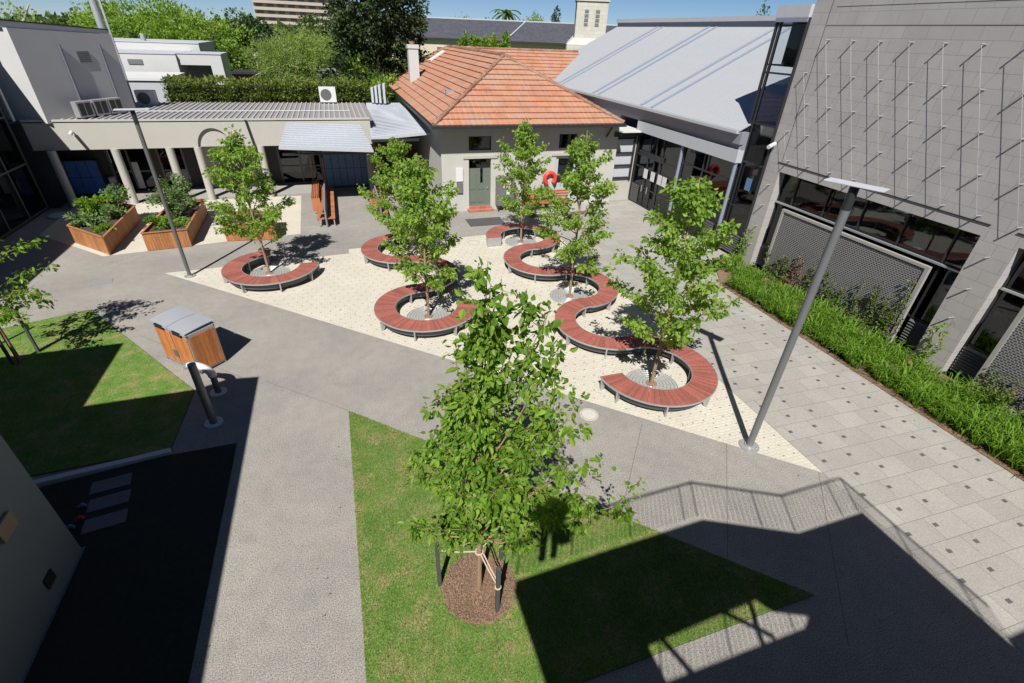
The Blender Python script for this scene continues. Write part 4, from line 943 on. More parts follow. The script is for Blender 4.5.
# climbers on the screens
rgc = random.Random(3)
def climber(y, h, m, label, sp_=.28):
    t = thing('climbing_plant', (17.75, y, .04), label, 'climbing plant', 'climbers on the woven screens'); P = []; D = []; st = MB()
    for s_ in range(4):
        yy = y + rgc.uniform(-sp_, sp_); pts_ = []; n = 9
        hh = h * rgc.uniform(.5, 1.1)
        for i in range(n + 1): pts_.append(Vector((17.84 - .05 * rgc.random(), yy + .08 * math.sin(i * .9 + s_) + i * .02 * (s_ - 1.5), .04 + hh * i / n)))
        st.tube(pts_, .008, 4, cap=False)
        for i in range(int(70 * hh)):
            g = rgc.random() ** 1.3 * n; j = min(int(g), n - 1); p = pts_[j].lerp(pts_[j + 1], g - j); P.append((p.x - abs(rgc.gauss(0, .06)), p.y + rgc.gauss(0, .07), p.z + rgc.gauss(0, .05))); D.append((-1, rgc.gauss(0, .4), .1))
    st.build('stems', 'trunk', t); leaves_mesh('leaves', np.array(P), np.array(D), .085, m, t, int(y * 10) + 5, droop=.3, wr=.8)
W_ = ['leftmost screen climber, next to the glazed bay end', 'second screen climber from the glazed bay', 'third screen climber from the glazed bay, with reddish leaves', 'fourth screen climber from the glazed bay', 'tall climber behind the foreground lamp post', 'climber in the middle of the nearer half of the long screen', 'tall thin climber near the right end of the long screen', 'climber at the right corner of the long screen', 'dense climber at the left foot of the right-hand screen', 'dense climber on the right-hand screen by the picture edge', 'low dense climber at the right picture edge']
for (y, h, m), lab in zip([(15.7, 1.3, 'creeper'), (15.0, 1.5, 'creeper'), (14.3, 1.6, 'creeper_red'), (13.4, 1.5, 'creeper'), (12.6, 1.7, 'creeper'), (11.9, 1.4, 'creeper'), (11.0, 1.8, 'creeper'), (10.3, 2.4, 'creeper'), (9.9, 1.3, 'creeper'), (6.6, 1.0, 'creeper'), (5.9, 1.2, 'creeper'), (5.1, 1.1, 'creeper')], W_ + ['low leafy climber just beyond the right picture edge']):
    climber(y, h, m, lab, .35)
climber(17.35, 2.1, 'leaf_b', 'bright green climber on the block pier beside the glazed bay', .12); climber(8.4, 1.6, 'leaf_b', 'thin bright climber on the block pier between the two window bays', .1)
bush(17.2, 6.0, .04, .6, .9, 'dark round shrub at the right picture edge below the screen', 'creeper', 95, 900, .09, 'shrub', 'shrub'); bush(17.2, 4.9, .04, .6, .8, 'dark shrub nearest the camera below the right-hand screen', 'creeper', 96, 900, .09, 'shrub', 'shrub')

# =================================================================== COLONNADE
cl = thing('colonnade_building', (-7, 35, 0), 'long low cream building with a round-column colonnade and ribbed grey roof', 'building')
b = MB(); prof = []; ax0, ax1, az = -7.62, -5.9, 3.0; r_ = (ax1 - ax0) / 2; cxa = (ax0 + ax1) / 2
zt_, zb_ = 4.38, 2.98
def fas(x0, x1):
    b.box(x0, x1, 33.0, 33.3, zb_, zt_)
fas(-15.2, ax0); fas(ax1, 1.9)
n = 16; prev = None
for i in range(n):
    a0, a1 = math.pi - math.pi * i / n, math.pi - math.pi * (i + 1) / n; p = [(cxa + r_ * math.cos(a), zb_ + 1.0 * math.sin(a)) for a in (a0, a1)]
    for y in (33.0, 33.3): b.face([(p[0][0], y, p[0][1]), (p[1][0], y, p[1][1]), (p[1][0], y, zt_), (p[0][0], y, zt_)])
    b.face([(p[0][0], 33, p[0][1]), (p[0][0], 33.3, p[0][1]), (p[1][0], 33.3, p[1][1]), (p[1][0], 33, p[1][1])])
b.build('fascia', 'cream_wall', cl)
ar = MB(); ar.box(-7.7, -5.8, 33.14, 33.22, 2.99, 4.3); ar.build('arch_infill', 'cream_wall', cl); ar = MB(); ar.box(-8.2, -5.3, 35.4, 35.5, 0, 2.9); ar.build('recess_wall', 'cream_wall', cl)
for x, y in [(-14.45, 32.9), (-11.68, 33.12), (-9.1, 33.12), (-7.7, 33.12), (-5.8, 33.12), (-4.45, 33.12), (1.65, 33.2)]:
    c = MB(); c.cyl(x, y, 0, 2.98, .2 if x < 1 else .22, 20); c.build('column', 'cream_wall', cl)
b = MB(); wall_y(b, 36, -16, 2.1, 0, 4.2, [(-13.2, -11.2, .0, 2.4), (-10.6, -9.3, .2, 2.4), (-3.9, -1.4, .1, 2.7)], .2); b.box(-16, 2.1, 33.7, 36, 2.9, 2.98); b.build('dark_back', 'deep_shade', cl)
b = MB(); b.box(-5.4, -4.7, 35.7, 35.99, 0, 2.9); b.build('pier', 'cream_wall', cl)
for x0, x1 in ((-13.2, -11.2), (-10.6, -9.3), (-3.9, -1.4)):
    wn = MB(); 
    for x in (x0, (x0 + x1) / 2, x1): wn.box(x - .05, x + .05, 35.95, 36.05, .1, 2.6)
    wn.box(x0, x1, 35.96, 36.04, 1.1, 1.18); wo = wn.build('window', 'grey_metal', cl); g = MB(); g.box(x0, x1, 36.06, 36.07, .1, 2.6); g.build('pane', 'glass', wo); g = MB(); g.box(x0, x1, 36.3, 36.32, 0, 2.8); g.build('dark_room_sheet', 'black', wo)  # flat black sheet painted as the darkness of the room inside
b = MB(); b.box(-9.2, -1.9, 33.3, 36, 0, .12); b.build('threshold', 'slab', cl, bevel=.01)
b = MB(); b.box(-15.2, 2.1, 33.0, 40.6, 4.3, 4.4)
x = -15.1
while x < 1.9: b.box(x, x + .07, 33.3, 40.6, 4.4, 4.45, 1); x += .3
b.box(-15.2, 1.9, 32.96, 33.12, 4.36, 4.45, 2); b.box(-15.2, .9, 35.9, 36.0, 4.47, 4.5, 3)
b.build('roof', ['roof_grey', 'roof_rib', 'cream_wall', 'white'], cl)
b = MB(); b.tube([(-4.72, 32.9, 2.9), (-4.9, 32.9, 4.4)], .05, 10); b.build('downpipe', 'dark_metal', cl)
def awning(A, B, C_, D_, label, n=12):
    x0, y0, z0 = A; x1, y1 = B[0], C_[1]; A, B, C_, D_ = map(Vector, (A, B, C_, D_))
    t = thing('metal_awning', ((x0 + x1) / 2, (y0 + y1) / 2, z0), label, 'awning'); b = MB(); th = .05
    dz = Vector((0, 0, th)); b.mesh([A - dz, B - dz, C_ - dz, D_ - dz, A, B, C_, D_], [(3, 2, 1, 0), (4, 5, 6, 7), (0, 1, 5, 4), (1, 2, 6, 5), (2, 3, 7, 6), (3, 0, 4, 7)])
    b.build('sheet', 'awning', t); b = MB()
    for i in range(n):
        f = (i + .5) / n; p, q_ = A.lerp(D_, f), B.lerp(C_, f); b.bar(p + Vector((0, 0, .02)), q_ + Vector((0, 0, .02)), .09, .04)
    b.build('ribs', 'awning_rib', t); b = MB(); b.bar(A - Vector((0, .05, .06)), B - Vector((0, .05, .06)), .1, .12); b.build('edge_beam', 'pale_grey', t); return t
awning((-3.15, 30.0, 3.47), (1.75, 30.0, 3.2), (1.3, 32.95, 4.08), (-2.75, 32.95, 4.25), 'sloping ribbed metal awning over the blue lockers', 11)
awning((1.75, 31.0, 3.65), (5.2, 31.0, 3.92), (4.6, 40.4, 4.42), (2.2, 40.4, 4.42), 'long ribbed metal canopy beside the tiled house', 26)
b = MB(); b.box(-3.05, 1.65, 30.1, 30.2, 2.98, 3.1); b.box(1.75, 4.5, 30.9, 31.0, 3.45, 3.6); 
for x in (2.0, 2.7, 3.4, 4.1): b.box(x, x + .08, 31, 36, 3.45, 3.6)
b.build('canopy_rafters', 'dark_metal', cl)
b = MB(); b.box(1.9, 2.1, 34, 44, 0, 3.6); b.box(2.1, 5.2, 38, 38.1, 0, 3.6); b.build('passage_wall', 'shelter', cl)
# lockers
def lockers(x0, x1, y, h, n, label, m='blue_locker', rows=2):
    t = thing('locker_bank', ((x0 + x1) / 2, y, 0), label, 'lockers', 'banks of lockers under the colonnade'); b = MB(); b.box(x0, x1, y, y + .45, .08, h); b.build('carcass', 'dark_metal', t); wd = (x1 - x0) / n
    for i in range(n):
        for j in range(rows):
            z0 = .1 + (h - .12) * j / rows; z1 = .1 + (h - .12) * (j + 1) / rows; d = MB(); d.box(x0 + i * wd + .015, x0 + (i + 1) * wd - .015, y - .02, y - .002, z0 + .015, z1 - .015)
            if i % 2 == 0: d.box(x0 + (i + 1) * wd - .08, x0 + (i + 1) * wd - .05, y - .04, y - .02, (z0 + z1) / 2 - .06, (z0 + z1) / 2 + .06, 1)
            d.build('door', [m, 'dark_metal'], t)
lockers(-1.15, 1.55, 34.5, 2.4, 6, 'wide bank of bright blue lockers under the sloping awning'); lockers(-16.2, -13.6, 35.3, 2.0, 5, 'dark blue lockers in the shade at the left end of the colonnade', 'deep_blue')
for x in (-12.75, -12.1): b = MB(); b.box(x, x + .32, 35.85, 35.93, .15, 1.7); tag(b.build('wall_poster', 'paper', loc=(x, 35.9, .9)), 'tall white sheet on the colonnade window, %s of the pair' % ('left' if x < -12.5 else 'right'), 'poster')
b = MB(); b.box(-13.5, -13.1, 35.6, 35.95, .2, .5); b.box(-13.45, -13.2, 35.6, 35.95, .55, .9); tag(b.build('paper_stack', 'paper', loc=(-13.3, 35.8, .2)), 'white papers stacked beside the dark blue lockers', 'papers')
# timber racks
def rack(x0, x1, y0, y1, label, screen):
    t = thing('timber_bench', ((x0 + x1) / 2, (y0 + y1) / 2, 0), label, 'seat'); xm_ = (x0 + x1) / 2
    for s_, (a0, a1) in enumerate(((x0, xm_ - .08), (xm_ + .08, x1))):
        b = MB(); k = 0; y = y0
        while y < y1 - .1: b.box(a0, a1, y, y + .1, .42, .46); y += .125
        b.build('seat', 'seat_wood', t)
    b = MB(); b.box(xm_ - .035, xm_ + .035, y0 - .1, y1, .1, 1.05); b.build('divider', 'blue_steel', t)
    y = y0 + .1
    while y < y1 - .4:
        b = MB(); b.mesh([(xm_ - .36, y, .47), (xm_ - .36, y + .55, .47), (xm_ - .07, y + .55, .95), (xm_ - .07, y, .95), (xm_ - .32, y, .45), (xm_ - .32, y + .55, .45), (xm_ - .05, y + .55, .92), (xm_ - .05, y, .92)], [(0, 1, 2, 3), (7, 6, 5, 4), (0, 3, 7, 4), (1, 5, 6, 2), (0, 4, 5, 1), (3, 2, 6, 7)]); b.build('backrest', 'seat_wood', t); y += .85
    for y in (y0 + .05, y1 - .2):
        for x in (x0 + .05, xm_, x1 - .1): b = MB(); b.box(x, x + .06, y, y + .06, 0, .42); b.build('leg', 'galv', t)
    if screen:
        b = MB()
        for k in range(5): b.box(x0 - .25 + k * .09, x0 - .25 + k * .09 + .05, y1 - 4.2, y1 - .4, .9, 1.0 + .02 * k)
        for k in range(8): b.box(x0 - .25, x0 + .2, y1 - 4.2 + k * .5, y1 - 4.12 + k * .5, .2, .9)
        b.build('slatted_screen', 'seat_wood', t)
        b = MB()
        for x in (x0 - .2, x0 + .5): b.box(x, x + .07, y1 - .5, y1 - .43, 0, 2.3)
        b.build('upright', 'seat_wood', t)
rack(-1.7, -.78, 26.75, 33.2, 'long double-sided orange timber seat before the blue lockers', True)
rack(1.25, 2.0, 27.2, 30.6, 'short orange timber seat on the right of the locker recess', False)
b = MB()
for k in range(9): b.box(1.95, 2.0, 31.2 + k * .2, 31.35 + k * .2, .3, 2.4)
tag(b.build('slatted_gate', 'seat_wood', loc=(1.95, 32, 0)), 'reddish slatted timber gate beside the round column', 'gate')
# upper white block on the colonnade roof
ub = thing('rooftop_block', (-14, 34, 4.4), 'tall pale windowless rooftop block above the colonnade, with two downpipes', 'building')
p0, p1 = Vector((-14.0, 32.8)), Vector((-11.25, 37.1)); dd = (p1 - p0).normalized(); nn_ = Vector((-dd.y, dd.x))
def ubq(a, o, z): p = p0 + dd * a + nn_ * o; return (p.x, p.y, z)
Lb = (p1 - p0).length; b = MB()
vs = [ubq(0, 0, 4.3), ubq(Lb, 0, 4.3), ubq(Lb, 7, 4.3), ubq(0, 7, 4.3), ubq(0, 0, 8.42), ubq(Lb, 0, 8.2), ubq(Lb, 7, 8.2), ubq(0, 7, 8.42)]
b.mesh(vs, [(3, 2, 1, 0), (4, 5, 6, 7), (0, 1, 5, 4), (1, 2, 6, 5), (2, 3, 7, 6), (3, 0, 4, 7)]); b.build('wall', 'white_wall', ub)
b = MB(); vs = [ubq(-.15, .25, 8.43), ubq(Lb + .0, .25, 8.22), ubq(Lb, 7, 8.22), ubq(-.15, 7, 8.43), ubq(-.15, .25, 8.72), ubq(Lb, .25, 8.4), ubq(Lb, 7, 8.4), ubq(-.15, 7, 8.72)]
b.mesh(vs, [(3, 2, 1, 0), (4, 5, 6, 7), (0, 1, 5, 4), (1, 2, 6, 5), (2, 3, 7, 6), (3, 0, 4, 7)]); b.build('roof', 'pale_grey', ub)
b = MB(); b.bar(ubq(-.2, .2, 8.74), ubq(Lb + .1, .2, 8.42), .12, .06); b.build('roof_edge', 'dark_metal', ub)
for f in (.4, .82): b = MB(); b.tube([ubq(Lb * f, -.06, 4.45), ubq(Lb * f, -.06, 7.75)], .055, 8); b.build('downpipe', 'downpipe', ub)
b = MB(); vs = [ubq(Lb * .55, -.02, 6.9), ubq(Lb * .68, -.02, 6.9), ubq(Lb * .68, -.02, 7.5), ubq(Lb * .55, -.02, 7.5)]
for k in range(6): b.bar(ubq(Lb * .55, -.02, 6.95 + k * .09), ubq(Lb * .68, -.02, 6.95 + k * .09), .03, .06)
b.build('wall_vent', 'grey_metal', ub)
b = MB(); b.cyl(-12.6, 40.5, 4.4, 13.0, .22, 16, 0, .19); b.box(-12.3, -12.2, 40.45, 40.55, 4.4, 12.0, 0); tag(b.build('flue', 'galv', loc=(-12.6, 40.5, 4.4)), 'tall pale metal flue rising behind the rooftop block', 'flue')
def aircon(x, y, z, rz, w_, h_, d_, label, group, m='white', square=False):
    t = thing('air_conditioner', (x, y, z), label, 'air conditioner', group, rz); 
    def mk(mb, nm, mt, par=t): o = mb.build(nm, mt, None, local=True); o.parent = par; return o
    b = MB(); b.box(-w_ / 2, w_ / 2, -d_ / 2, d_ / 2, .08, h_ + .08); mk(b, 'casing', m)
    b = MB()
    if square: b.box(-w_ * .4, -.03, -d_ / 2 - .012, -d_ / 2 + .01, .16, h_); b.box(.03, w_ * .4, -d_ / 2 - .012, -d_ / 2 + .01, .16, h_)
    else: b.tube([(-w_ * .1, -d_ / 2 - .012, .08 + h_ * .5), (-w_ * .1, -d_ / 2, .08 + h_ * .5)], h_ * .38, 20); 
    mk(b, 'fan_grille', 'dark_metal' if square else 'mid_metal'); b = MB(); b.box(-w_ / 2 + .05, -w_ / 2 + .12, -d_ / 2, d_ / 2, 0, .08); b.box(w_ / 2 - .12, w_ / 2 - .05, -d_ / 2, d_ / 2, 0, .08); mk(b, 'feet', 'dark_metal')
ang = math.atan2(dd.y, dd.x)
for i, a in enumerate((1.5, 2.4, 3.25)):
    p = p0 + dd * a - nn_ * .7; aircon(p.x, p.y, 4.42, ang, .8, .75, .35, ['boxy outdoor unit nearest the camera in the row below the rooftop block', 'middle outdoor unit of the row below the rooftop block', 'farthest outdoor unit of the row below the rooftop block'][i], 'outdoor air units on the flat roof', 'galv', True)
aircon(-11.1, 39.2, 4.3, 0, 1.05, .88, .45, 'white outdoor unit with a round fan at the far corner of the rooftop block', 'outdoor air units on the flat roof')
aircon(-.35, 40.3, 4.42, 0, 1.1, .95, .45, 'white outdoor unit standing alone before the clipped hedge', 'outdoor air units on the flat roof')
for i, x in enumerate((2.75, 3.0, 3.25, 3.55)):
    aircon(x, 40.3 - i * .15, 4.42, R(80), .9, .95 + .1 * i, .16, '%s of four upright white units beside the tiled roof' % ['leftmost', 'second from left', 'third from left', 'rightmost and tallest'][i], 'outdoor air units beside the tiled roof', 'pale_grey')
# west wing in shade
ww = thing('dark_wing', (-15.3, 24, 0), 'dark shaded building wing at the left edge with tall glazing', 'building')
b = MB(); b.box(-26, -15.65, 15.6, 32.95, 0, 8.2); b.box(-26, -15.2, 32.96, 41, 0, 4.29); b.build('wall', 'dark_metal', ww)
wo = MB()
for k in range(9): wo.box(-15.64, -15.58, 17 + k * 1.95, 17.1 + k * 1.95, .1, 6.8)
for z in (.1, 2.4, 4.6, 6.8): wo.box(-15.63, -15.59, 17, 32.7, z, z + .08)
wo = wo.build('window', 'mid_metal', ww); g = MB(); g.box(-15.62, -15.615, 17, 32.7, .1, 6.8); g.build('pane', 'glass', wo)
b = MB(); b.tube([(-15.45, 33.0, 4.4), (-15.45, 33.0, 7.8)], .07, 8); b.build('downpipe', 'white', ww)
b = MB(); b.cyl(-14.6, 31.3, 0, .1, .5, 24); tag(b.build('stone_plinth', 'pale_grey', loc=(-14.6, 31.3, 0)), 'low pale round plinth in the shade by the first column', 'plinth')
# near-left building with the blue-grey wall
lb = thing('left_building', (-6, 8.2, 0), 'shaded blue-grey rendered building corner at the lower left', 'building')
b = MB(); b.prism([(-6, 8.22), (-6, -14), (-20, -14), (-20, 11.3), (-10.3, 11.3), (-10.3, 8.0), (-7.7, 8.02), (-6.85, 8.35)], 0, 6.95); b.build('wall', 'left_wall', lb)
b = MB(); b.box(-5.99, -5.94, 7.0, 7.42, 1.85, 2.15); b.build('wall_lamp', 'tan', lb)
b = MB(); b.box(-5.99, -5.97, 7.12, 7.38, .38, .62); b.build('wall_vent', 'dark_metal', lb)
bl = MB(); rgf = random.Random(8)
t = thing('toy_cluster', (-6.0, 9.0, 0), 'small red and blue objects lying in the dark bed by the stepping stones', 'toys')
for x, y, m_ in ((-6.35, 9.35, 'blue_locker'), (-6.28, 9.0, 'red'), (-6.38, 8.8, 'blue_locker')):
    b = MB(); b.tube([(x - .08, y, .07), (x, y + .03, .1), (x + .08, y, .07)], [.03, .045, .03], 10); b.build('toy', m_, t)

# =================================================================== TERRACE THE PHOTOGRAPHER STANDS ON
te = thing('upper_terrace', (3, -2, 7.4), 'raised concrete terrace with a zigzag edge and steel balustrade', 'terrace')
b = MB(); z0, z1 = 7.12, 7.4
for poly in ([(-.78, -.5), (-.78, -4.6), (1.06, -4.6), (1.06, -2.9), (1.06, -2.12), (1.06, -.42)], [(1.06, -.42), (1.06, -2.12), (2.5, -2.04), (3.6, -2.0), (3.67, -.35)], [(3.67, -.35), (3.6, -2.0), (3.78, -2.3), (4.5, -2.62), (4.0, -2.9), (5.5, -4.6), (7.43, -4.6), (7.38, -1.25), (5.5, -1.26)], [(1.06, -4.6), (5.5, -4.6), (4.0, -2.9), (1.06, -2.9)]):
    b.prism(poly, z0, z1)
b.build('floor_slab', 'slab', te)
def balustrade(pts, z, h, name='balustrade'):
    b = MB(); P_ = [Vector((*p, z + h)) for p in pts]
    b.tube(P_, .028, 8)
    for a, c in zip(pts[:-1], pts[1:]):
        a, c = Vector(a), Vector(c); L = (c - a).length; k = max(1, int(L / .115))
        for i in range(k + 1):
            p = a.lerp(c, i / k); big = (i % 12 == 0)
            b.tube([(p.x, p.y, z - .02), (p.x, p.y, z + h)], .02 if big else .009, 6 if big else 4, cap=False)
    b.build(name, 'dark_metal', te)
balustrade([(-.72, -.35), (.5, -.28), (3.62, -.22), (5.48, -1.18), (7.34, -1.16), (7.36, -4.5)], 7.4, 1.13)
balustrade([(1.0, -2.86), (4.5, -2.84)], 7.4, 1.05)
mbld = thing('terrace_building', (3, -10, 0), 'main building behind and below the photographer', 'building')
b = MB(); b.box(-6, 40, -20, -4.6, 0, 7.12); b.box(7.5, 40, -4.6, -4.15, 0, 7.4); b.build('wall', 'slab', mbld)
b = MB(); b.bar((1.5, -3.0, 7.5), (1.25, -2.0, 7.45), .07); b.bar((3.0, -3.0, 7.5), (3.45, -1.95, 7.45), .09); b.bar((3.3, -2.95, 7.5), (2.5, -2.0, 7.45), .06); b.build('brace', 'dark_metal', te)
for x, y in ((-.6, -4.3), (7.1, -4.3), (7.1, -1.6), (.2, -4.3)):
    b = MB(); b.cyl(x, y, 0, 7.12, .15, 16); b.build('support_column', 'slab', te)

# =================================================================== PHOTOGRAPHER
def person():
    vs = [(0, 0, .95), (0, -.0, 1.15), (0, .03, 1.38), (0, .08, 1.5), (0, .12, 1.62),
          (.19, .03, 1.42), (.27, .12, 1.2), (.12, .24, 1.42), (-.19, .03, 1.42), (-.27, .12, 1.2), (-.12, .24, 1.42),
          (.1, 0, .88), (.12, .0, .48), (.12, -.04, .08), (.12, .1, .03), (-.1, 0, .88), (-.12, 0, .48), (-.12, -.04, .08), (-.12, .1, .03)]
    es = [(0, 1), (1, 2), (2, 3), (3, 4), (2, 5), (5, 6), (6, 7), (2, 8), (8, 9), (9, 10), (0, 11), (11, 12), (12, 13), (13, 14), (0, 15), (15, 16), (16, 17), (17, 18)]
    rad = [.19, .18, .19, .07, .115, .1, .075, .05, .1, .075, .05, .115, .085, .06, .05, .115, .085, .06, .05]
    me = bpy.data.meshes.new('person'); me.from_pydata(vs, es, []); o = bpy.data.objects.new('person', me); col.objects.link(o)
    sk = o.modifiers.new('skin', 'SKIN'); 
    for i, r in enumerate(rad): me.skin_vertices[0].data[i].radius = (r, r)
    me.skin_vertices[0].data[0].use_root = True
    o.modifiers.new('sub', 'SUBSURF').levels = 2; o.modifiers['sub'].render_levels = 2
    me.materials.append(M['mid_metal']); o.location = (-.05, -.27, 7.4); o.scale = (1.1, 1, 1.1); return tag(o, 'person in dark clothes leaning at the terrace rail, arms raised to the face', 'person')
person()
b = MB(); b.box(.08, .34, -.52, -.3, 8.02, 8.4); b.tube([(.2, -.4, 8.38), (.1, -.25, 8.95)], .02, 6); tag(b.build('shoulder_bag', 'dark_metal', loc=(.34, -.52, 8.2), bevel=.03), 'dark shoulder bag hanging at the hip of the person on the terrace', 'bag')

# =================================================================== HEDGE AND BACKGROUND
def cloud(name, loc, label, cat, ell, n, leaf, m, seed, trunk=None, group=None, droop=.0, gaps=.0, barkm='old_bark', box=None, wr=.75, branches=8):
    """foliage made of clumps spread over overlapping ellipsoids: ell = list of (dx,dy,dz, rx,ry,rz)"""
    rg = np.random.default_rng(seed); t = thing(name, loc, label, cat, group); P = []; D = []
    vol = [e[3] * e[5] for e in ell]; tot = sum(vol)
    for e, v in zip(ell, vol):
        k = max(4, int(70 * v / tot * len(ell))); c = rg.normal(0, 1, (k, 3)); c /= np.linalg.norm(c, axis=1)[:, None]; c *= rg.uniform(.55, 1.0, k)[:, None] ** .6
        q = int(n * v / tot); idx = rg.integers(0, k, q); cr = rg.uniform(.13, .26, k)
        off = rg.normal(0, 1, (q, 3)); off /= np.linalg.norm(off, axis=1)[:, None]; off *= rg.uniform(.4, 1, q)[:, None] * cr[idx][:, None]
        p = (c[idx] + off) * [e[3], e[4], e[5]] + [e[0], e[1], e[2]]; P.append(p); D.append(off + c[idx] * .4)
    P = np.vstack(P); D = np.vstack(D); D /= np.linalg.norm(D, axis=1)[:, None] + 1e-6
    P[:, 2] = np.clip(P[:, 2], .05, None)
    leaves_mesh('crown', P + np.array(loc), D, leaf, m, t, seed, droop=droop, wr=wr)
    if trunk:
        b = MB(); h, r = trunk; x, y, z = loc; b.tube([(x, y, z - .1), (x + .1, y, z + h * .5), (x, y + .1, z + h)], [r, r * .75, r * .4], 9)
        for i in range(branches):
            e = ell[i % len(ell)]; d = rg.normal(0, .5, 3); b.tube([(x, y, z + h * rg.uniform(.35, .8)), (x + e[0] * .5 + d[0] * e[3] * .3, y + e[1] * .5 + d[1] * e[4] * .3, z + (h + e[2]) * .5), (x + e[0] + d[0] * e[3], y + e[1] + d[1] * e[4], z + e[2] + d[2] * e[5])], [r * .4, r * .25, r * .08], 5)
        b.build('trunk', barkm, t)
    return t
def hedge():
    rg = np.random.default_rng(5); t = thing('clipped_hedge', (-4, 42.5, 0), 'long clipped green hedge behind the ribbed grey roof', 'hedge')
    x0, x1, y0, y1, z0, z1 = -10.7, 2.6, 41.6, 43.6, 3.9, 5.5; n = 9000; P = np.zeros((n, 3)); D = np.zeros((n, 3)); u = rg.random(n)
    P[:, 0] = rg.uniform(x0, x1, n); f = u < .55; P[f, 1] = y0 + np.abs(rg.normal(0, .15, f.sum())); P[f, 2] = rg.uniform(z0, z1, f.sum()); D[f] = [0, -1, .3]
    g = ~f; P[g, 1] = rg.uniform(y0, y1, g.sum()); P[g, 2] = z1 + rg.normal(0, .09, g.sum()) + .08 * np.sin(P[g, 0] * 2.3); D[g] = [0, -.2, 1]
    P[:, 1] += .12 * np.sin(P[:, 0] * 3.1) + .08 * np.sin(P[:, 2] * 9)
    leaves_mesh('leaves', P, D, .17, 'hedge', t, 5, droop=0, wr=.8); b = MB(); b.box(x0 + .15, x1 - .15, y0 + .3, y1 - .2, 0, z1 - .25); b.build('branches', 'far_dark', t)
hedge()
bush(3.6, 43.2, 4.0, 1.1, 2.0, 'bright rounded shrub between the hedge and the tiled roof', 'far_bright', 97, 900, .26, 'shrub', 'shrub')
Cv = Vector((0, 0, H)); MWm = Matrix(MW)
def at(px, py, dist):
    """point seen at a pixel of the photograph, at a ground distance in metres (used once to survey the far background)"""
    v = MWm @ Vector((px - 512, py - 341.5, 484.)); return Cv + v * dist / math.hypot(v.x, v.y)
def far_tree(px, top, wpx, dist, label, m, seed, shape='round', n=7000, leaf=None, barkm='old_bark', z_low=.15, name='broad_tree', wr=.75, group='trees beyond the buildings', thin=False):
    base_ = at(px, 60, dist); tp = at(px, top, dist); h = tp.z; W = wpx / 484. * dist / 2 * 1.02; x, y = base_.x, base_.y; rg = random.Random(seed)
    if shape == 'round': ell = [(0, 0, h * .62, W * .8, W * .8, h * .36)] + [(rg.uniform(-.5, .5) * W, rg.uniform(-.5, .5) * W, h * rg.uniform(.42, .78), W * .5, W * .5, h * .2) for _ in range(7)]
    elif shape == 'cone': ell = [(0, 0, h * (.2 + .1 * i), W * (1 - i / 9), W * (1 - i / 9), h * .12) for i in range(8)]
    elif shape == 'tall': ell = [(rg.uniform(-.3, .3) * W, rg.uniform(-.3, .3) * W, h * (.3 + .62 * i / 9), W * (.85 if i < 7 else .6), W * .85, h * .13) for i in range(10)]
    elif shape == 'loose': ell = [(rg.uniform(-.7, .7) * W, rg.uniform(-.5, .5) * W, h * rg.uniform(.25, .85), W * .4, W * .4, h * .2) for _ in range(9)]
    ell = [(a, b_, min(c, h - f * .9), d, e, f) for a, b_, c, d, e, f in ell]
    return cloud(name, (x, y, 0), label, 'tree', ell, n, leaf or max(.16, dist * .0042), m, seed, (h * .6, (W * .09 + .1) * (.45 if thin else 1)), group, barkm=barkm, wr=wr, branches=26 if thin else 8)
far_tree(380, -52, 86, 52, 'very dark dense evergreen tree towering behind the chimney', 'far_dark', 201, 'tall', 22000, .3, name='evergreen_tree')
far_tree(362, 52, 40, 50, 'bright green understorey tree left of the dark evergreen', 'far_bright', 202, 'round', 2500, .3)
far_tree(150, -12, 100, 75, 'large bright green leafy tree behind the white modern building', 'far_bright', 203, 'round', 15000)
far_tree(205, 10, 70, 72, 'bright green tree right of the large one behind the white building', 'far_bright', 204, 'round', 9000)
far_tree(253, 18, 44, 78, 'dark green tree behind the pale willow', 'far_dark', 205, 'tall', 7000, .33)
far_tree(290, 26, 66, 58, 'pale wispy willow-like tree with white branches above the hedge, left one', 'far_grey', 206, 'round', 11000, .3, 'pale_bark', name='willow_tree', wr=.22, thin=True)
far_tree(325, 27, 50, 60, 'pale wispy willow-like tree with white branches above the hedge, right one', 'far_grey', 207, 'round', 10000, .3, 'pale_bark', name='willow_tree', wr=.22, thin=True)
far_tree(343, 45, 50, 66, 'mid green tree behind the right willow', 'far_mid', 208, 'round', 3200)
far_tree(30, 5, 80, 130, 'grey-green bare-looking tree above the rooftop block at far left', 'far_grey', 209, 'loose', 2200, .5, 'pale_bark')
far_tree(90, 10, 24, 130, 'small dark round tree right of the metal flue', 'far_mid', 210, 'round', 1800)
far_tree(62, 18, 46, 140, 'low green tree behind the rooftop block', 'far_mid', 211, 'round', 2200)
far_tree(8, 14, 60, 120, 'green tree at the top left corner', 'far_mid', 212, 'round', 2500)
far_tree(245, 8, 40, 170, 'distant grey-green tree left of the apartment tower', 'far_mid', 213, 'round', 2200)
far_tree(325, 14, 40, 160, 'distant dark tree right of the apartment tower', 'far_mid', 214, 'round', 2400)
far_tree(300, 24, 50, 150, 'distant green tree before the apartment tower', 'far_mid', 215, 'round', 2200)
far_tree(750, 1, 20, 60, 'small green tree top above the metal roof ridge', 'far_mid', 216, 'round', 3600, .22)
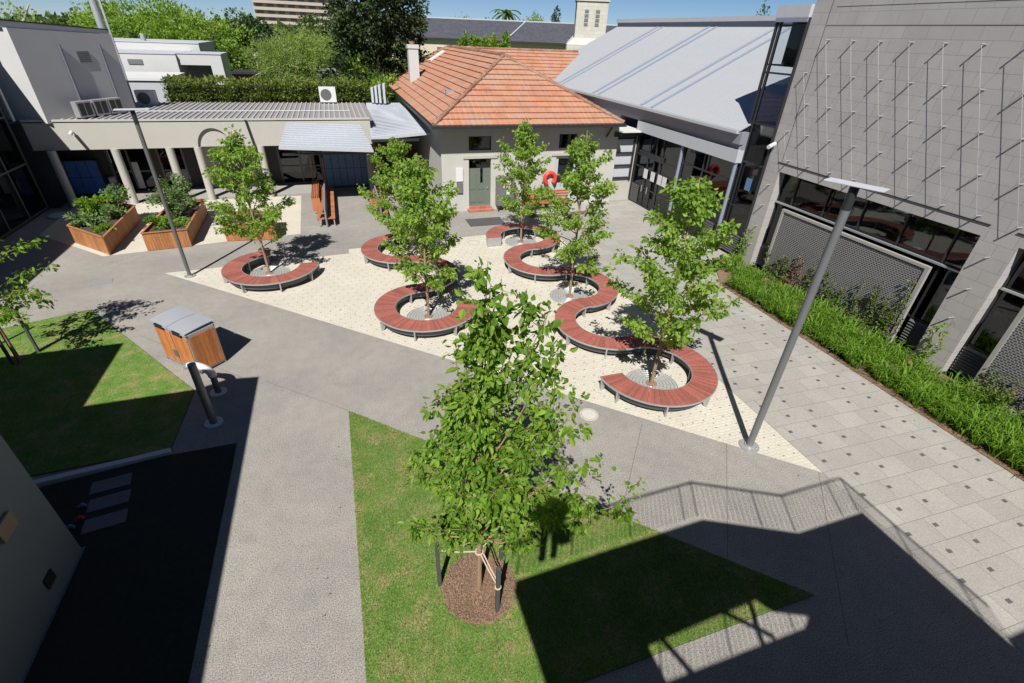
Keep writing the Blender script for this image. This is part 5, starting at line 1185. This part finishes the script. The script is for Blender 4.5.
for i, (px, w_, top) in enumerate([(463, 12, 34), (474, 9, 35), (484, 9, 36), (494, 10, 35), (504, 10, 34)]):
    far_tree(px, top, w_, 64, ['leftmost and widest small conical conifer before the slate roofed hall', 'second small conifer from the left before the slate roofed hall', 'middle small conifer before the slate roofed hall', 'fourth small conifer from the left before the slate roofed hall', 'rightmost small conifer before the slate roofed hall'][i], 'far_bright', 220 + i, 'tall', 3000, .3, name='conifer', group='conifers before the slate roofed hall')
far_tree(552, 6, 8, 150, 'thin dark cypress beyond the slate roof', 'far_dark', 230, 'tall', 2200, .4, name='cypress')
far_tree(533, 12, 22, 150, 'pale rounded tree beyond the slate roof, left of the cypress', 'far_grey', 231, 'round', 3500, .4)
far_tree(463, 13, 26, 160, 'faint grey-green tree beyond the slate roof, left of the palm', 'far_grey', 232, 'round', 2500, .4)
far_tree(487, 17, 14, 160, 'low dark bush shape beyond the slate roof beside the palm', 'far_mid', 233, 'round', 2200, .4)
# palm
p = at(505, 20, 150); top = at(505, 14, 150).z; t = thing('palm_tree', (p.x, p.y, 0), 'feathery palm tree rising beyond the long slate roof', 'tree')
b = MB(); b.tube([(p.x, p.y, 0), (p.x, p.y, top)], [.35, .25], 8); b.build('trunk', 'old_bark', t); b = MB()
for k in range(18):
    a = k * 2.4; L = 4.2; el = [.9, .5, .1][k % 3]; pts_ = [Vector((p.x + L * u / 5 * math.cos(a), p.y + L * u / 5 * math.sin(a), top + el * L * u / 5 - .95 * (u / 5) ** 2 * L * .9)) for u in range(6)]
    for u in range(5):
        sd = Vector((-math.sin(a), math.cos(a), 0)) * .6 * (1 - u / 7); b.face([pts_[u] - sd, pts_[u] + sd - Vector((0, 0, .2)), pts_[u + 1] + sd * .8 - Vector((0, 0, .2)), pts_[u + 1] - sd * .8])
b.build('fronds', 'far_mid', t)
# slate roofed hall
A_, B_ = at(415, 36.5, 86), at(590, 41, 84); A_.z = 0; B_.z = 0; ux = (B_ - A_).normalized(); uy = Vector((-ux.y, ux.x, 0)); L = (B_ - A_).length; ze = 8.3; zr = 10.75; A2 = A_ - ux * 6
sh_ = thing('slate_roofed_hall', tuple(A_), 'long cream two-storey building with a dark slate roof in the distance', 'building')
b = MB(); L += 10
def q_(a, o, z): v = A2 + ux * a + uy * o; return (v.x, v.y, z)
b.mesh([q_(0, 0, 0), q_(L, 0, 0), q_(L, 0, ze), q_(0, 0, ze), q_(0, 9, 0), q_(0, 9, ze), q_(0, 4.5, zr), q_(L, 9, 0), q_(L, 9, ze), q_(L, 4.5, zr)], [(0, 1, 2, 3), (0, 3, 6, 5, 4), (1, 7, 8, 9, 2)]); b.build('wall', 'sand_wall', sh_)
b = MB(); b.face([q_(-.3, -.4, ze - .1), q_(L + .3, -.4, ze - .1), q_(L + .3, 4.5, zr), q_(-.3, 4.5, zr)], 0, [(0, 0), (L, 0), (L, 5.6), (0, 5.6)]); b.face([q_(-.3, 9.4, ze - .1), q_(L + .3, 9.4, ze - .1), q_(L + .3, 4.5, zr), q_(-.3, 4.5, zr)], 0, [(0, 0), (L, 0), (L, 5.6), (0, 5.6)])
ro = b.build('roof', 'slate', sh_); b = MB(); b.bar(q_(-.3, 4.5, zr + .05), q_(L + .3, 4.5, zr + .05), .25, .15)
for a in (19.5, 28.5): b.bar(q_(a, -.2, ze + .12), q_(a + 2.6, 4.5, zr + .1), .18, .1)
b.build('ridge', 'pale_grey', ro); b = MB(); b.bar(q_(-.3, -.5, ze - .15), q_(L + .3, -.5, ze - .15), .16, .18); b.build('gutter', 'dark_metal', sh_)
for a in np.arange(4, L - 2, 5.0):
    for zz in (5.6,):
        wn = MB(); wn.mesh([q_(a, -.06, zz), q_(a + 1.5, -.06, zz), q_(a + 1.5, -.06, zz + 1.6), q_(a, -.06, zz + 1.6), q_(a, .1, zz), q_(a + 1.5, .1, zz), q_(a + 1.5, .1, zz + 1.6), q_(a, .1, zz + 1.6)], [(0, 1, 2, 3), (0, 4, 5, 1), (3, 2, 6, 7), (0, 3, 7, 4), (1, 5, 6, 2)])
        wo = wn.build('window', 'white_wall', sh_); g = MB(); g.mesh([q_(a + .12, -.08, zz + .12), q_(a + 1.38, -.08, zz + .12), q_(a + 1.38, -.08, zz + 1.48), q_(a + .12, -.08, zz + 1.48)], [(0, 1, 2, 3)]); g.build('pane', 'mid_metal', wo)
# stone tower
tp = at(590, 20, 82); tw = thing('stone_tower', (tp.x, tp.y, 0), 'pale square stone bell tower with narrow slits above the metal roof', 'tower'); rzt = math.atan2(ux.y, ux.x)
def tb(mb, w_, z0, z1, w1=None, mi=0):
    w1 = w1 or w_; vs = []
    for z, ww_ in ((z0, w_), (z1, w1)):
        for sx, sy in ((-1, -1), (1, -1), (1, 1), (-1, 1)):
            x_, y_ = sx * ww_ / 2, sy * ww_ / 2; vs.append((tp.x + x_ * math.cos(rzt) - y_ * math.sin(rzt), tp.y + x_ * math.sin(rzt) + y_ * math.cos(rzt), z))
    for f in [(4, 5, 6, 7), (0, 1, 5, 4), (1, 2, 6, 5), (2, 3, 7, 6), (3, 0, 4, 7)]: mb.face([vs[i] for i in f], mi, [(0, z0), (w_, z0), (w_, z1), (0, z1)])
b = MB(); tb(b, 6.2, 0, 8.2); tb(b, 6.2, 8.2, 9.0, 4.4); tb(b, 4.2, 9.0, 19.0); tb(b, 4.5, 13.2, 13.5); b.build('wall', 'sandstone', tw)
def tface(mb, x0, x1, z0, z1, hw, th=.05):
    vs = [(x, -hw - th, z) for x, z in ((x0, z0), (x1, z0), (x1, z1), (x0, z1))]; mb.face([(tp.x + x * math.cos(rzt) - y * math.sin(rzt), tp.y + x * math.sin(rzt) + y * math.cos(rzt), z) for x, y, z in vs])
for x0 in (-1.0, .5):
    b = MB()
    for k in range(4): tface(b, x0 + .0, x0 + .55, 10.4 + k * .5, 10.75 + k * .5, 2.1)
    b.build('slit_window', 'grey_metal', tw)
b = MB(); pts_ = [(.2 + .75 * math.cos(a), 7.3 + .75 * math.sin(a)) for a in [math.pi * i / 10 for i in range(11)]] + [(-.55, 6.0), (.95, 6.0)]
b.face([(tp.x + x * math.cos(rzt) + 3.16 * math.sin(rzt), tp.y + x * math.sin(rzt) - 3.16 * math.cos(rzt), z) for x, z in pts_]); b.build('arched_window', 'mid_metal', tw)
# apartment tower
p = at(296, 10, 320); ap = thing('apartment_tower', (p.x, p.y, 0), 'tall apartment block with pale balcony bands, cut off by the top of the picture', 'building'); vx = Vector((p.y, -p.x, 0)).normalized(); vy = Vector((p.x, p.y, 0)).normalized(); Wd = 20
b = MB()
def aq(a, o, z): v = Vector((p.x, p.y, 0)) + vx * a + vy * o; return (v.x, v.y, z)
def abox(mb, a0, a1, o0, o1, z0, z1, mi=0):
    mb.mesh([aq(a0, o0, z0), aq(a1, o0, z0), aq(a1, o1, z0), aq(a0, o1, z0), aq(a0, o0, z1), aq(a1, o0, z1), aq(a1, o1, z1), aq(a0, o1, z1)], [(3, 2, 1, 0), (4, 5, 6, 7), (0, 1, 5, 4), (1, 2, 6, 5), (2, 3, 7, 6), (3, 0, 4, 7)], mi)
abox(b, -Wd, Wd, 0, 14, 0, 23); b.build('wall', 'tan', ap)
for k in range(7):
    b = MB(); abox(b, -Wd - .4, Wd + .4, -1.2, -.01, 3.4 + k * 2.9, 4.7 + k * 2.9); b.build('balcony', 'balcony', ap)
    for j in range(8): b = MB(); abox(b, -Wd + 1 + j * 5, -Wd + 4 + j * 5, -.06, .0, 4.8 + k * 2.9, 6.2 + k * 2.9); b.build('window', 'mid_metal', ap)
# white modern building
mb_ = thing('white_modern_building', (-13, 57, 0), 'white flat-roofed modern building with stepped boxes and an open porch', 'building')
b = MB(); b.box(-19.5, -11.75, 52.0, 58.5, 5.2, 6.65); b.box(-19.5, -11.9, 52.6, 58.5, 0, 5.2); b.box(-21, -11.1, 58.5, 66, 0, 7.25); b.box(-11.75, -8.5, 52.3, 55.8, 5.9, 6.7); b.box(-9.4, -8.5, 52.3, 53.0, 0, 5.9); b.box(-8.75, -8.5, 53.0, 55.8, 0, 5.9); b.box(-11.75, -10.0, 55.6, 55.8, 0, 5.9); b.build('wall', 'white_wall', mb_)
b = MB(); b.box(-19.55, -11.75, 51.95, 58.5, 6.65, 6.7); b.box(-21.05, -11.05, 58.45, 66, 7.25, 7.32); b.box(-11.75, -8.45, 52.25, 55.85, 6.7, 6.76); b.build('roof_capping', 'pale_grey', mb_)
b = MB(); b.box(-15.2, -14.2, 51.94, 51.98, 5.9, 6.25); b.build('window', 'grey_metal', mb_); b = MB(); b.cyl(-15.6, 59.5, 7.3, 7.9, .2, 10); b.build('roof_vent', 'galv', mb_)
lwb = thing('grey_annexe', (-12.5, 47, 0), 'low blue-grey walled annexe behind the rooftop block', 'building'); b = MB(); b.box(-18, -11.1, 44.5, 50.0, 0, 5.35); b.build('wall', 'pale_grey', lwb); b = MB(); b.box(-18.1, -11.0, 44.4, 50.1, 5.35, 5.5); b.build('roof_edge', 'white', lwb)
p = at(335, 66, 56); cp = thing('garden_shed', (p.x, p.y, 0), 'small white flat-roofed shed between the willows and the evergreen', 'shed'); b = MB(); b.box(p.x - 1.6, p.x + 1.4, p.y, p.y + 2.5, 0, 5.4); b.build('wall', 'white_wall', cp); b = MB(); b.box(p.x - 1.7, p.x + 1.5, p.y - .1, p.y + 2.6, 5.4, 5.55); b.build('roof', 'galv', cp)
p = at(255, 60, 62); sp_ = thing('street_lamp', (p.x, p.y, 0), 'small white garden lamp on a thin pole beyond the hedge', 'street lamp'); b = MB(); b.cyl(p.x, p.y, 0, 6.2, .06, 8); b.build('pole', 'galv', sp_); b = MB(); b.tube([(p.x, p.y, 6.1), (p.x, p.y, 6.5)], [.2, .3], 12); b.build('lamp_head', 'white', sp_)
p = at(243, 65, 66); dk = thing('dark_pavilion', (p.x, p.y, 0), 'low dark roofed pavilion among the trees beyond the hedge', 'pavilion'); b = MB(); b.box(p.x - 3, p.x + 3, p.y, p.y + 3, 0, 4.4); b.build('wall', 'shelter', dk); b = MB(); b.box(p.x - 3.4, p.x + 3.4, p.y - .5, p.y + 3.5, 4.4, 4.6); b.build('roof', 'slate', dk)
# distant tree belt on the horizon
def belt():
    rg = np.random.default_rng(17); P = []
    for k in range(260):
        a = rg.uniform(-60, 78); d = rg.uniform(170, 380); x, y = d * math.sin(R(a)), d * math.cos(R(a)); h = rg.uniform(5, 9.5) * (d / 260) ** .3; r = rg.uniform(4, 9)
        q = rg.normal(0, 1, (90, 3)); q /= np.linalg.norm(q, axis=1)[:, None]; P.append(q * [r, r, h * .5] + [x, y, h * .5])
    return np.vstack(P)
bt = belt(); e_ = bpy.data.objects.new('tmp', None); ORG['tmp'] = Vector((0, 0, 0))
dummy = thing('tree_belt_root', (0, 0, 0), None, None); o = leaves_mesh('distant_woodland', bt, bt * 0 + [0, 0, .5], 2.2, 'far_mid', dummy, 17, droop=0, wr=.9); o.parent = None; bpy.data.objects.remove(dummy); bpy.data.objects.remove(e_)
tag(o, 'distant belt of mixed trees along the horizon', 'woodland', kind='stuff')
